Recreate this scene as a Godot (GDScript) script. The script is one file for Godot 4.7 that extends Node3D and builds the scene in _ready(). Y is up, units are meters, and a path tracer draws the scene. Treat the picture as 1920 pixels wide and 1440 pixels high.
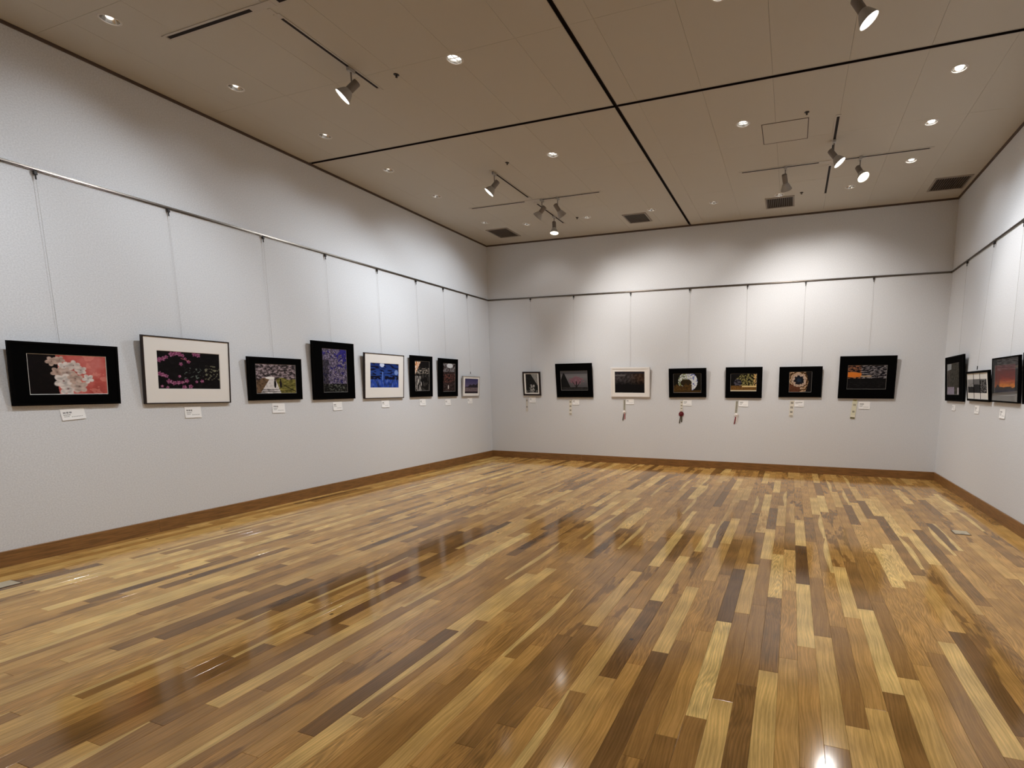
extends Node3D
# A gallery room: hung photographs, picture rails, track lights, staggered plank floor.
# x runs along the back wall, z towards the viewer, metres.

const W := 7.704
const H := 4.02
const D := 11.2
const UP := Vector3(0, 1, 0)
const PW := 0.0905          # floor plank width
const PL := 0.91            # floor plank length

var names := {}
var M := {}
var noise: FastNoiseLite
var fbm: FastNoiseLite

func _ready() -> void:
	setup_camera()
	setup_world()
	noise = FastNoiseLite.new(); noise.seed = 7; noise.frequency = 1.0
	noise.noise_type = FastNoiseLite.TYPE_SIMPLEX_SMOOTH; noise.fractal_type = FastNoiseLite.FRACTAL_NONE
	fbm = FastNoiseLite.new(); fbm.seed = 21; fbm.frequency = 1.0
	fbm.noise_type = FastNoiseLite.TYPE_SIMPLEX_SMOOTH; fbm.fractal_octaves = 4
	make_materials()
	build_shell()
	build_floor()
	build_ceiling()
	build_lights()
	build_pictures()
	build_ceiling_details()
	build_floor_details()

# ------------------------------------------------------------------ camera, world

func setup_camera() -> void:
	var f := 933.663
	var cam := Camera3D.new(); cam.name = "camera"
	add_child(cam)
	cam.position = Vector3(5.6122, 1.3666, 8.5267)
	cam.rotation = Vector3(-0.135361, 0.327035, 0.0030926)
	var near := 0.05
	cam.set_frustum(1440.0 / f * near, Vector2((960.0 - 1165.43) / f * near, (854.212 - 720.0) / f * near), near, 60.0)
	cam.current = true

func setup_world() -> void:
	var we := WorldEnvironment.new(); we.name = "environment"
	var e := Environment.new()
	e.background_mode = Environment.BG_COLOR
	e.background_color = Color.BLACK
	e.tonemap_mode = Environment.TONE_MAPPER_LINEAR
	e.tonemap_exposure = 1.0
	e.sdfgi_enabled = true
	e.ssao_enabled = true
	e.ssil_enabled = true
	we.environment = e
	add_child(we)

# lamp colours and strengths, read by the lamp builders
const WHITE_LAMP := Color(0.94, 0.97, 1.0)
const WARM_LAMP := Color(1.0, 0.985, 0.97)
const WASH_LEFT := 0.12
const WASH_BACK := 0.24
const WASH_RIGHT := 0.42
const ROUND_DOWN := 1.15
const TRACK := 3.2

# ------------------------------------------------------------------ node helpers

func numbered(n: String) -> String:
	if not names.has(n):
		names[n] = 0
		return n
	names[n] += 1
	return "%s_%03d" % [n, names[n]]

func tag(o: Node, label: String, category: String, group := "") -> void:
	o.set_meta("label", label)
	if category: o.set_meta("category", category)
	if group: o.set_meta("group", group)

func thing(n: String, label: String, category: String, xf: Transform3D, group := "") -> Node3D:
	var o := Node3D.new(); o.name = numbered(n)
	add_child(o)
	o.transform = xf
	tag(o, label, category, group)
	return o

func part(n: String, mesh: Mesh, mat: Material, parent: Node, label := "") -> MeshInstance3D:
	var o := MeshInstance3D.new(); o.name = n
	o.mesh = mesh
	o.material_override = mat
	parent.add_child(o, true)
	if label: o.set_meta("label", label)
	return o

func single(n: String, mesh: Mesh, mat: Material, label: String, category: String, xf := Transform3D(), group := "") -> MeshInstance3D:
	var o := part(numbered(n), mesh, mat, self)
	o.transform = xf
	tag(o, label, category, group)
	return o

func structure(n: String, mesh: Mesh, mat: Material) -> MeshInstance3D:
	var o := part(n, mesh, mat, self)
	o.set_meta("kind", "structure")
	return o

func structure_root(n: String) -> Node3D:
	var o := Node3D.new(); o.name = n
	add_child(o)
	o.set_meta("kind", "structure")
	return o

# ------------------------------------------------------------------ mesh helpers

func begin() -> SurfaceTool:
	var st := SurfaceTool.new()
	st.begin(Mesh.PRIMITIVE_TRIANGLES)
	return st

# a convex face, corners counter-clockwise seen from outside
func face(st: SurfaceTool, p: Array, uv: Array = []) -> void:
	var n: Vector3 = (p[1] - p[0]).cross(p[2] - p[0])
	if n.length() < 1e-14 and p.size() > 3: n = (p[2] - p[0]).cross(p[3] - p[0])
	n = n.normalized()
	for i in range(1, p.size() - 1):
		for k in [0, i + 1, i]:
			st.set_normal(n)
			st.set_uv(uv[k] if uv.size() else Vector2(p[k].x + p[k].z, p[k].y))
			st.add_vertex(p[k])

func box(st: SurfaceTool, lo: Vector3, hi: Vector3, c := 0.0) -> void:
	if c <= 0.0:
		var v := func(x, y, z): return Vector3(hi.x if x else lo.x, hi.y if y else lo.y, hi.z if z else lo.z)
		face(st, [v.call(0,0,1), v.call(1,0,1), v.call(1,1,1), v.call(0,1,1)])
		face(st, [v.call(1,0,0), v.call(0,0,0), v.call(0,1,0), v.call(1,1,0)])
		face(st, [v.call(1,0,1), v.call(1,0,0), v.call(1,1,0), v.call(1,1,1)])
		face(st, [v.call(0,0,0), v.call(0,0,1), v.call(0,1,1), v.call(0,1,0)])
		face(st, [v.call(0,1,1), v.call(1,1,1), v.call(1,1,0), v.call(0,1,0)])
		face(st, [v.call(0,0,0), v.call(1,0,0), v.call(1,0,1), v.call(0,0,1)])
		return
	var o := (lo + hi) / 2.0
	var h := (hi - lo) / 2.0
	# corner(sign, axis): the corner vertex that lies on the face across that axis
	var cv := func(s: Vector3, axis: int) -> Vector3:
		var q := Vector3(h.x - c, h.y - c, h.z - c)
		q[axis] = h[axis]
		return o + q * s
	for axis in 3:
		var a1 := (axis + 1) % 3
		var a2 := (axis + 2) % 3
		for sg in [-1.0, 1.0]:
			var pts := []
			for k in [[-1, -1], [1, -1], [1, 1], [-1, 1]]:
				var s := Vector3.ZERO
				s[axis] = sg; s[a1] = k[0]; s[a2] = k[1]
				pts.append(cv.call(s, axis))
			if sg < 0: pts.reverse()
			face(st, pts)
		# edges parallel to this axis
		for k in [[-1, -1], [1, -1], [1, 1], [-1, 1]]:
			var s0 := Vector3.ZERO
			s0[axis] = -1; s0[a1] = k[0]; s0[a2] = k[1]
			var s1 := s0
			s1[axis] = 1
			var pts := [cv.call(s0, a1), cv.call(s0, a2), cv.call(s1, a2), cv.call(s1, a1)]
			if k[0] * k[1] < 0: pts.reverse()
			fix_face(st, pts, o)
	for x in [-1, 1]:
		for y in [-1, 1]:
			for z in [-1, 1]:
				var s := Vector3(x, y, z)
				fix_face(st, [cv.call(s, 0), cv.call(s, 1), cv.call(s, 2)], o)

# a face of a convex body turned outwards from its middle
func fix_face(st: SurfaceTool, p: Array, mid: Vector3) -> void:
	var n: Vector3 = (p[1] - p[0]).cross(p[2] - p[0])
	if n.dot(p[0] - mid) < 0: p.reverse()
	face(st, p)

func box_mesh(lo: Vector3, hi: Vector3, c := 0.0) -> ArrayMesh:
	var st := begin()
	box(st, lo, hi, c)
	return st.commit()

# a surface of revolution about an axis; profile of (radius, distance along axis), outside to the right of its way
func lathe(st: SurfaceTool, prof: Array, seg: int, xf := Transform3D()) -> void:
	for i in prof.size() - 1:
		var a: Vector2 = prof[i]
		var b: Vector2 = prof[i + 1]
		var d := (b - a).normalized()
		var nr := d.y; var ny := -d.x
		for k in seg:
			var t0 := TAU * k / seg
			var t1 := TAU * (k + 1) / seg
			var q := []
			for w in [[a, t0], [a, t1], [b, t1], [b, t0]]:
				var c := cos(w[1]); var s := sin(w[1])
				q.append([xf * Vector3(w[0].x * c, w[0].y, w[0].x * s), (xf.basis * Vector3(nr * c, ny, nr * s)).normalized()])
			for j in [[0, 1, 2], [0, 2, 3]]:
				if (q[j[0]][0] - q[j[1]][0]).length() < 1e-9 or (q[j[1]][0] - q[j[2]][0]).length() < 1e-9 or (q[j[0]][0] - q[j[2]][0]).length() < 1e-9: continue
				# front faces run clockwise
				var fn: Vector3 = (q[j[1]][0] - q[j[0]][0]).cross(q[j[2]][0] - q[j[0]][0])
				var order: Array = j if fn.dot(q[j[0]][1] + q[j[1]][1] + q[j[2]][1]) < 0 else [j[0], j[2], j[1]]
				for m in order:
					st.set_normal(q[m][1])
					st.set_uv(Vector2(0, 0))
					st.add_vertex(q[m][0])

func lathe_mesh(prof: Array, seg := 32, xf := Transform3D()) -> ArrayMesh:
	var st := begin()
	lathe(st, prof, seg, xf)
	return st.commit()

# a frame whose y axis runs along d
func along(at: Vector3, d: Vector3) -> Transform3D:
	var y := d.normalized()
	var x := y.cross(Vector3(0, 0, 1))
	if x.length() < 0.05: x = y.cross(Vector3(1, 0, 0))
	x = x.normalized()
	return Transform3D(Basis(x, y, x.cross(y)), at)

func tube(st: SurfaceTool, a: Vector3, b: Vector3, r: float, seg := 8) -> void:
	var l := (b - a).length()
	lathe(st, [Vector2(0, 0), Vector2(r, 0), Vector2(r, l), Vector2(0, l)], seg, along(a, b - a))

# rectangular ring in the xy plane: outer w x h, from (x0,y0), rim, between z0 (back) and z1 (front)
func ring(st: SurfaceTool, x0: float, y0: float, x1: float, y1: float, rx: Array, z0: float, z1: float, c := 0.0, zi := 1000.0) -> void:
	# rx: inner x0, y0, x1, y1
	var inner_front := z1 if zi > 999.0 else zi
	var A := [Vector2(x0, y0), Vector2(x1, y0), Vector2(x1, y1), Vector2(x0, y1)]
	var B := [Vector2(rx[0], rx[1]), Vector2(rx[2], rx[1]), Vector2(rx[2], rx[3]), Vector2(rx[0], rx[3])]
	var cen := Vector2((x0 + x1) / 2, (y0 + y1) / 2)
	for i in 4:
		var j := (i + 1) % 4
		var a: Vector2 = A[i]; var b: Vector2 = A[j]
		var p: Vector2 = B[i]; var q: Vector2 = B[j]
		var ai := a; var bi := b
		if c > 0.0:
			ai = Vector2(a.x + c * signf(cen.x - a.x), a.y + c * signf(cen.y - a.y))
			bi = Vector2(b.x + c * signf(cen.x - b.x), b.y + c * signf(cen.y - b.y))
		face(st, [v3(ai, z1), v3(bi, z1), v3(q, inner_front), v3(p, inner_front)])
		if c > 0.0:
			face(st, [v3(a, z1 - c), v3(b, z1 - c), v3(bi, z1), v3(ai, z1)])
		face(st, [v3(a, z0), v3(b, z0), v3(b, z1 - c), v3(a, z1 - c)])
		face(st, [v3(q, z0), v3(p, z0), v3(p, inner_front), v3(q, inner_front)])
		face(st, [v3(b, z0), v3(a, z0), v3(p, z0), v3(q, z0)])

func v3(p: Vector2, z: float) -> Vector3:
	return Vector3(p.x, p.y, z)

# ------------------------------------------------------------------ materials

func srgb(r: float, g: float, b: float) -> Color:
	return Color(r / 255.0, g / 255.0, b / 255.0)

func plain(n: String, c: Color, rough := 0.6, metal := 0.0, spec := 0.5) -> StandardMaterial3D:
	var m := StandardMaterial3D.new()
	m.resource_name = n
	m.albedo_color = c
	m.roughness = rough
	m.metallic = metal
	m.metallic_specular = spec
	M[n] = m
	return m

func glow(n: String, c: Color, e: float) -> StandardMaterial3D:
	var m := plain(n, Color(0.9, 0.9, 0.9), 0.5)
	m.emission_enabled = true
	m.emission = c
	m.emission_energy_multiplier = e
	return m

func grain_texture(freq: float, lo: float, hi: float, size := 512, seed_ := 3) -> NoiseTexture2D:
	var t := NoiseTexture2D.new()
	t.width = size; t.height = size
	t.seamless = true
	var n := FastNoiseLite.new()
	n.seed = seed_
	n.frequency = freq
	n.fractal_octaves = 4
	t.noise = n
	var g := Gradient.new()
	g.set_color(0, Color(lo, lo, lo)); g.set_color(1, Color(hi, hi, hi))
	t.color_ramp = g
	return t

func make_materials() -> void:
	var m := plain("wall_paper", srgb(231, 232, 234), 0.85, 0.0, 0.3)
	m.albedo_texture = grain_texture(0.09, 0.90, 1.0)
	m.uv1_triplanar = true; m.uv1_world_triplanar = true; m.uv1_scale = Vector3(1.6, 1.6, 1.6)
	m = plain("ceiling_board", srgb(204, 198, 186), 0.9, 0.0, 0.25)
	m.albedo_texture = grain_texture(0.2, 0.90, 1.0, 512, 11)
	m.uv1_triplanar = true; m.uv1_world_triplanar = true; m.uv1_scale = Vector3(2.3, 2.3, 2.3)
	plain("plenum", srgb(60, 55, 50), 0.9)
	plain("dark_slot", srgb(32, 22, 16), 0.7, 0.0, 0.3)
	plain("trim_brown", srgb(80, 64, 54), 0.6)
	plain("lip", srgb(176, 168, 158), 0.5)
	plain("track_flange", srgb(186, 178, 166), 0.5)
	plain("housing", srgb(168, 164, 158), 0.45)
	plain("housing_dark", srgb(120, 112, 104), 0.5)
	plain("rail_metal", srgb(120, 112, 104), 0.32, 0.9)
	plain("hook_dark", srgb(40, 36, 34), 0.5, 0.3)
	plain("wire", srgb(192, 190, 187), 0.5, 0.2)
	plain("chrome", srgb(225, 222, 216), 0.16, 1.0)
	plain("white_ring", srgb(206, 200, 192), 0.5)
	plain("vent_frame", srgb(150, 140, 128), 0.5)
	plain("vent_dark", srgb(52, 45, 40), 0.8, 0.0, 0.2)
	plain("vent_slat", srgb(98, 88, 78), 0.5)
	plain("sprinkler_dark", srgb(48, 40, 34), 0.5, 0.4)
	plain("frame_black", srgb(8, 7, 7), 0.7, 0.0, 0.12)
	plain("frame_brown", srgb(44, 33, 30), 0.5, 0.0, 0.35)
	plain("frame_white", srgb(238, 234, 230), 0.5)
	plain("frame_silver", srgb(176, 170, 165), 0.4, 0.3)
	plain("mat_black", srgb(7, 7, 7), 0.95, 0.0, 0.1)
	plain("mat_white", srgb(240, 236, 230), 0.9, 0.0, 0.2)
	plain("mat_bevel", srgb(212, 208, 202), 0.9)
	plain("mat_bevel_grey", srgb(120, 116, 112), 0.9)
	plain("backing", srgb(90, 74, 58), 0.9)
	plain("string_white", srgb(215, 210, 204), 0.8)
	plain("steel", srgb(186, 172, 146), 0.4, 0.1)
	plain("paper_edge", srgb(228, 224, 218), 0.9)
	plain("rosette_white", srgb(240, 234, 230), 0.8)
	plain("rosette_red", srgb(104, 14, 22), 0.7)
	plain("ribbon_grey", srgb(96, 84, 78), 0.7)
	plain("ribbon_pink", srgb(196, 128, 132), 0.7)
	plain("ribbon_white", srgb(236, 228, 224), 0.7)
	plain("ribbon_olive", srgb(74, 66, 48), 0.7)
	plain("ribbon_red", srgb(120, 22, 30), 0.7)
	m = plain("acrylic", Color(1, 1, 1, 0.03), 0.04)
	m.transparency = BaseMaterial3D.TRANSPARENCY_ALPHA
	glow("lamp_white", Color(1.0, 0.98, 0.96), 9.0)
	glow("lamp_warm", Color(1.0, 0.95, 0.84), 9.0)
	glow("lamp_round", Color(1.0, 0.99, 0.97), 4.0)
	glow("lamp_wash", Color(1.0, 0.97, 0.93), 2.2)
	glow("lamp_wash_bright", Color(1.0, 0.99, 0.98), 12.0)
	# wood
	m = plain("plank_wood", Color(1, 1, 1), 0.105, 0.0, 0.42)
	m.albedo_texture = wood_atlas()
	m = plain("skirting_wood", Color(1, 1, 1), 0.35, 0.0, 0.45)
	m.albedo_texture = skirting_texture()
	plain("subfloor", srgb(34, 22, 12), 0.9)

# ---- wood: 32 board faces side by side, dark to light
const STRIPS := 32
const STRIP_W := 48
const STRIP_L := 640

func wood_tone(t: float) -> Color:
	var dark := srgb(90, 62, 33)
	var mid := srgb(180, 135, 73)
	var light := srgb(235, 202, 130)
	return dark.lerp(mid, t * 2.0) if t < 0.5 else mid.lerp(light, t * 2.0 - 1.0)

func wood_atlas() -> ImageTexture:
	var im := Image.create(STRIPS * STRIP_W, STRIP_L, false, Image.FORMAT_RGB8)
	for i in STRIPS:
		var t := float(i) / (STRIPS - 1)
		var base := wood_tone(t)
		var other := wood_tone(0.92 if t < 0.6 else 0.42)
		var kind: int = [0, 3, 1, 3, 2, 0, 3, 4][i % 8]      # 0 streaked, 1 cathedral, 2 sapwood edge, 3 plain, 4 mottled heart
		var off := i * 13.7
		for y in STRIP_L:
			var v := float(y) / STRIP_L
			var wander := noise.get_noise_2d(v * 1.7 + off, off)
			var slow2 := noise.get_noise_2d(v * 1.1 + off * 3.0, off + 90.0)
			var slow := noise.get_noise_2d(v * 4.0 + off, off + 50.0)
			for x in STRIP_W:
				var u := (x + 0.5) / STRIP_W
				var g := noise.get_noise_2d(u * 9.0 + wander * 1.5 + off, v * 2.2 + off)
				var fine := noise.get_noise_2d(u * 30.0 + off, v * 14.0 + off)
				var k := 1.0 + 0.10 * g + 0.05 * fine + 0.07 * slow
				var c := base
				if kind == 1:
					var dx := (u - 0.5 + 0.22 * wander) * 2.0
					var rings := sin((v * 9.0 - dx * dx * 3.2 + 0.35 * g) * TAU)
					k *= 1.0 + 0.10 * rings * (1.0 if absf(dx) < 0.85 else 0.4)
				elif kind == 2:
					var edge := 0.26 + 0.30 * slow2 + 0.04 * g
					c = base.lerp(other, smoothstep(edge + 0.06, edge - 0.04, u) * 0.85)
				elif kind == 4:
					var blot := fbm.get_noise_2d(u * 1.1 + off, v * 2.2 + off * 2.0)
					c = base.lerp(wood_tone(clampf(t - 0.3, 0.0, 1.0)), smoothstep(-0.05, 0.35, blot) * 0.8)
				elif kind == 0:
					k *= 1.0 + 0.09 * sin((u * 7.0 + wander * 3.0 + g * 0.6) * TAU)
				# a knot or a pith fleck here and there
				if i % 16 == 5:
					var q := Vector2((u - 0.45 - 0.02 * (i % 3)) * 0.9, (v - 0.55 - 0.03 * (i % 4)) * 9.0).length()
					k *= 1.0 - 0.55 * smoothstep(0.16, 0.04, q)
				im.set_pixel(i * STRIP_W + x, y, Color(clampf(c.r * k, 0, 1), clampf(c.g * k, 0, 1), clampf(c.b * k * (0.99 + 0.04 * g), 0, 1)))
	return ImageTexture.create_from_image(im)

func skirting_texture() -> ImageTexture:
	var im := Image.create(512, 64, false, Image.FORMAT_RGB8)
	for y in 64:
		for x in 512:
			var g := noise.get_noise_2d(x * 0.012, y * 0.16) * 0.14 + noise.get_noise_2d(x * 0.05, y * 0.5 + 40.0) * 0.07
			var c := srgb(134, 95, 54)
			im.set_pixel(x, y, Color(c.r * (1 + g), c.g * (1 + g), c.b * (1 + g)))
	return ImageTexture.create_from_image(im)

# ------------------------------------------------------------------ room shell

func build_shell() -> void:
	var t := 0.15
	var top := H + 0.25
	structure("wall_left", box_mesh(Vector3(-t, -0.1, -t), Vector3(0, top, D + t)), M.wall_paper)
	structure("wall_right", box_mesh(Vector3(W, -0.1, -t), Vector3(W + t, top, D + t)), M.wall_paper)
	structure("wall_back", box_mesh(Vector3(0, -0.1, -t), Vector3(W, top, 0)), M.wall_paper)
	structure("wall_front", box_mesh(Vector3(0, -0.1, D), Vector3(W, top, D + t)), M.wall_paper)
	# skirting boards, in lengths
	skirting("baseboard_left", Vector3(0, 0, D), Vector3(0, 0, -1), Vector3(1, 0, 0), D, 6)
	skirting("baseboard_back", Vector3(0, 0, 0), Vector3(1, 0, 0), Vector3(0, 0, 1), W, 4)
	skirting("baseboard_right", Vector3(W, 0, 0), Vector3(0, 0, 1), Vector3(-1, 0, 0), D, 6)
	skirting("baseboard_front", Vector3(W, 0, D), Vector3(-1, 0, 0), Vector3(0, 0, -1), W, 4)
	# dark shadow trim where the walls meet the ceiling
	var s := 0.02
	structure("trim_1", box_mesh(Vector3(0, H - 0.022, s), Vector3(s, H + 0.004, D - s), 0.002), M.trim_brown)
	structure("trim_2", box_mesh(Vector3(0, H - 0.022, 0), Vector3(W, H + 0.004, s), 0.002), M.trim_brown)
	structure("trim_3", box_mesh(Vector3(W - s, H - 0.022, s), Vector3(W, H + 0.004, D - s), 0.002), M.trim_brown)
	structure("trim_4", box_mesh(Vector3(0, H - 0.022, D - s), Vector3(W, H + 0.004, D), 0.002), M.trim_brown)

func skirting(n: String, o: Vector3, u: Vector3, out: Vector3, length: float, count: int) -> void:
	var root := structure_root(n)
	root.transform = Transform3D(Basis(u, UP, out), o)
	var h := 0.122
	var d := 0.014
	var inset := 0.014 if n == "baseboard_back" or n == "baseboard_front" else 0.0
	var span := length - inset * 2.0
	for i in count:
		var a := inset + span * i / count + (0.0004 if i else 0.0)
		var b := inset + span * (i + 1) / count - (0.0004 if i < count - 1 else 0.0)
		var st := begin()
		var u0 := i * 0.37
		var u1 := u0 + (b - a) / 1.6
		face(st, [Vector3(a, 0, d), Vector3(b, 0, d), Vector3(b, h - 0.004, d), Vector3(a, h - 0.004, d)], [Vector2(u0, 0.95), Vector2(u1, 0.95), Vector2(u1, 0.1), Vector2(u0, 0.1)])
		face(st, [Vector3(a, h - 0.004, d), Vector3(b, h - 0.004, d), Vector3(b, h, d - 0.004), Vector3(a, h, d - 0.004)], [Vector2(u0, 0.1), Vector2(u1, 0.1), Vector2(u1, 0.05), Vector2(u0, 0.05)])
		face(st, [Vector3(a, h, d - 0.004), Vector3(b, h, d - 0.004), Vector3(b, h, 0), Vector3(a, h, 0)], [Vector2(u0, 0.05), Vector2(u1, 0.05), Vector2(u1, 0.0), Vector2(u0, 0.0)])
		face(st, [Vector3(a, 0, 0), Vector3(a, 0, d), Vector3(a, h, d - 0.004), Vector3(a, h, 0)], [Vector2(0, 0), Vector2(.01, 0), Vector2(.01, 1), Vector2(0, 1)])
		face(st, [Vector3(b, 0, d), Vector3(b, 0, 0), Vector3(b, h, 0), Vector3(b, h, d - 0.004)], [Vector2(0, 0), Vector2(.01, 0), Vector2(.01, 1), Vector2(0, 1)])
		part("board", st.commit(), M.skirting_wood, root)

# ------------------------------------------------------------------ floor

# tones seen board by board: row, number along the row, tone
const SEEN := [18,5,0.75,20,6,0.8,22,1,0.75,22,7,0.6,25,6,0.3,26,7,0.75,27,3,0.75,29,1,0.65,29,4,0.65,29,8,0.75,30,6,0.7,31,5,0.6,32,3,0.65,32,7,0.3,33,2,0.7,33,7,0.25,34,4,0.7,35,6,0.6,35,7,0.3,37,3,0.15,38,6,0.75,38,7,0.65,40,5,0.4,41,1,0.85,41,7,0.55,42,2,0.85,42,5,0.8,42,6,0.2,43,5,0.8,43,7,0.8,44,6,0.6,45,3,0.85,47,7,0.75,49,1,0.9,49,6,0.3,50,4,0.3,50,5,0.7,50,6,0.3,51,4,0.9,52,4,0.25,52,6,0.75,53,5,0.9,53,6,0.15,53,7,0.65,54,0,0.8,55,1,0.7,55,5,0.8,55,6,0.2,56,3,0.8,56,6,0.35,57,4,0.3,57,6,0.55,57,7,0.3,58,0,0.8,58,5,0.12,58,6,0.95,58,7,0.4,59,2,0.9,59,4,0.3,59,5,0.75,59,6,0.35,59,7,0.8,60,2,0.2,60,3,0.8,60,4,0.35,60,6,0.25,61,2,0.7,61,4,0.85,61,5,0.25,61,6,0.8,62,3,0.3,62,5,0.5,62,6,0.6,63,3,0.8,63,4,0.1,63,5,0.9,63,6,0.55,64,3,0.25,64,5,0.4,64,6,0.7,64,7,0.35,65,2,0.8,65,5,0.5,65,6,0.35,65,7,0.75,66,4,0.8,66,5,0.55,66,6,0.75,67,4,0.3,67,5,0.9,67,6,0.3,68,1,0.75,68,5,0.4,68,6,0.7,70,1,0.3,70,2,0.75,70,4,0.85,70,6,0.4,71,1,0.75,71,6,0.8,72,3,0.3,72,4,0.6,72,5,0.2,73,1,0.75,74,3,0.8,75,4,0.25]

func plank_mesh(strip: int, w: float, l: float, v0: float, v1: float, flip: bool) -> ArrayMesh:
	var st := begin()
	var g := 0.0003; var c := 0.0009; var t := 0.012
	var ua := (strip + 0.02) / STRIPS; var ub := (strip + 0.98) / STRIPS
	if flip:
		var s := ua; ua = ub; ub = s
	var uv := func(p: Vector3) -> Vector2: return Vector2(lerpf(ua, ub, p.x / w), lerpf(v0, v1, p.z / l))
	var o := [Vector3(g, -c, g), Vector3(g, -c, l - g), Vector3(w - g, -c, l - g), Vector3(w - g, -c, g)]
	var i := [Vector3(g + c, 0, g + c), Vector3(g + c, 0, l - g - c), Vector3(w - g - c, 0, l - g - c), Vector3(w - g - c, 0, g + c)]
	face(st, i, i.map(uv))
	for k in 4:
		var n := (k + 1) % 4
		var q := [o[k], o[n], i[n], i[k]]
		face(st, q, q.map(uv))
		var e := [o[k] + Vector3(0, c - t, 0), o[n] + Vector3(0, c - t, 0), o[n], o[k]]
		face(st, e, e.map(uv))
	return st.commit()

func build_floor() -> void:
	var root := structure_root("floor")
	part("subfloor", box_mesh(Vector3(0, -0.1, 0), Vector3(W, -0.012, D)), M.subfloor, root)
	var seen := {}
	for i in range(0, SEEN.size(), 3): seen[Vector2i(SEEN[i], SEEN[i + 1])] = SEEN[i + 2]
	var rng := RandomNumberGenerator.new(); rng.seed = 20
	var cam: Camera3D = get_node("camera")
	var inv := cam.transform.affine_inverse()
	var boards := []
	for row in int(ceil(W / PW)):
		var x0 := row * PW
		var w := minf(PW, W - x0)
		if w < 0.01: continue
		var phase := fposmod(0.39 + (63 - row) * PL / 6.0, PL)
		for k in range(-1, 13):
			var z0 := maxf(phase + k * PL, 0.0)
			var z1 := minf(phase + (k + 1) * PL, D)
			if z1 - z0 < 0.01: continue
			var r := rng.randf()
			var tone: float
			if r < 0.15: tone = rng.randf_range(0.66, 0.9)
			elif r < 0.27: tone = rng.randf_range(0.16, 0.32)
			else: tone = rng.randf_range(0.36, 0.62)
			var jitter := rng.randi_range(-1, 1)
			var flip := rng.randf() < 0.5
			var key := Vector2i(row, k)
			var even := 0.36 + 0.2 * rng.randf()
			if z0 > 4.3 and x0 > 3.3: tone = even
			elif x0 < 3.3 and r > 0.8: tone = 0.62 + 0.6 * (r - 0.8)
			if seen.has(key): tone = seen[key]
			var strip := clampi(int(round(tone * (STRIPS - 1))) + jitter, 0, STRIPS - 1)
			if seen.has(key):
				strip = clampi(int(round(tone * (STRIPS - 1))), 0, STRIPS - 1)
				if strip % 8 == 4 or strip % 8 == 7: strip -= 1
			# how large it shows from where the room is entered
			var area := 0.0
			var p := []
			for q in [Vector3(x0, 0, z0), Vector3(x0 + w, 0, z0), Vector3(x0 + w, 0, z1), Vector3(x0, 0, z1)]:
				var c: Vector3 = inv * q
				if c.z < -0.3: p.append(Vector2(c.x / -c.z, c.y / -c.z))
			if p.size() == 4:
				var mid: Vector2 = (p[0] + p[1] + p[2] + p[3]) / 4.0
				if mid.x > -1.32 and mid.x < 0.86 and mid.y > -0.70: area = absf((p[2] - p[0]).cross(p[3] - p[1])) / 2.0
			boards.append({"x": x0, "w": w, "z0": z0, "z1": z1, "strip": strip, "flip": flip, "area": area,
				"v0": (z0 - phase - k * PL) / PL, "v1": (z1 - phase - k * PL) / PL})
	boards.sort_custom(func(a, b): return a.area > b.area)
	var shared := {}
	var rest := begin()
	for i in boards.size():
		var b: Dictionary = boards[i]
		var key := "%d %s %.4f %.4f %.4f" % [b.strip, b.flip, b.w, b.v0, b.v1]
		if not shared.has(key): shared[key] = plank_mesh(b.strip, b.w, b.z1 - b.z0, b.v0, b.v1, b.flip)
		if i < 300:
			var o := part("plank", shared[key], M.plank_wood, root)
			o.position = Vector3(b.x, 0, b.z0)
		else:
			rest.append_from(shared[key], 0, Transform3D(Basis(), Vector3(b.x, 0, b.z0)))
	var far := part("plank_field", rest.commit(), M.plank_wood, root)
	far.set_meta("kind", "stuff")

# ------------------------------------------------------------------ ceiling

const JX := 3.682           # dark joint across the room
const JZ := 3.900           # dark joint along the room
const SLOT := 0.034
const WASH_R := 0.062

var holes: Array = []       # round openings in the ceiling: Vector3(x, z, radius)

func wash_spots() -> Array:
	# [x, z, row]: row 0 along the left wall, 1 along the back wall, 2 along the right wall
	var a := []
	for z in [1.170, 2.347, 3.237, 4.124, 5.034, 5.912, 6.80, 7.69, 8.58, 9.47, 10.36]: a.append([0.766, z, 0])
	for x in [1.367, 2.432, 3.482, 4.413, 5.317, 6.216]: a.append([x, 0.89, 1])
	for z in [1.509, 2.407, 3.303, 4.20, 5.10, 6.0, 6.9, 7.8, 8.7, 9.6]: a.append([6.811, z, 2])
	return a

func round_spots() -> Array:
	return [[2.877, 4.741], [2.878, 2.969], [5.015, 2.972], [2.877, 6.55], [5.015, 6.55], [5.015, 4.741], [2.877, 9.0], [5.015, 9.0]]

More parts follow.
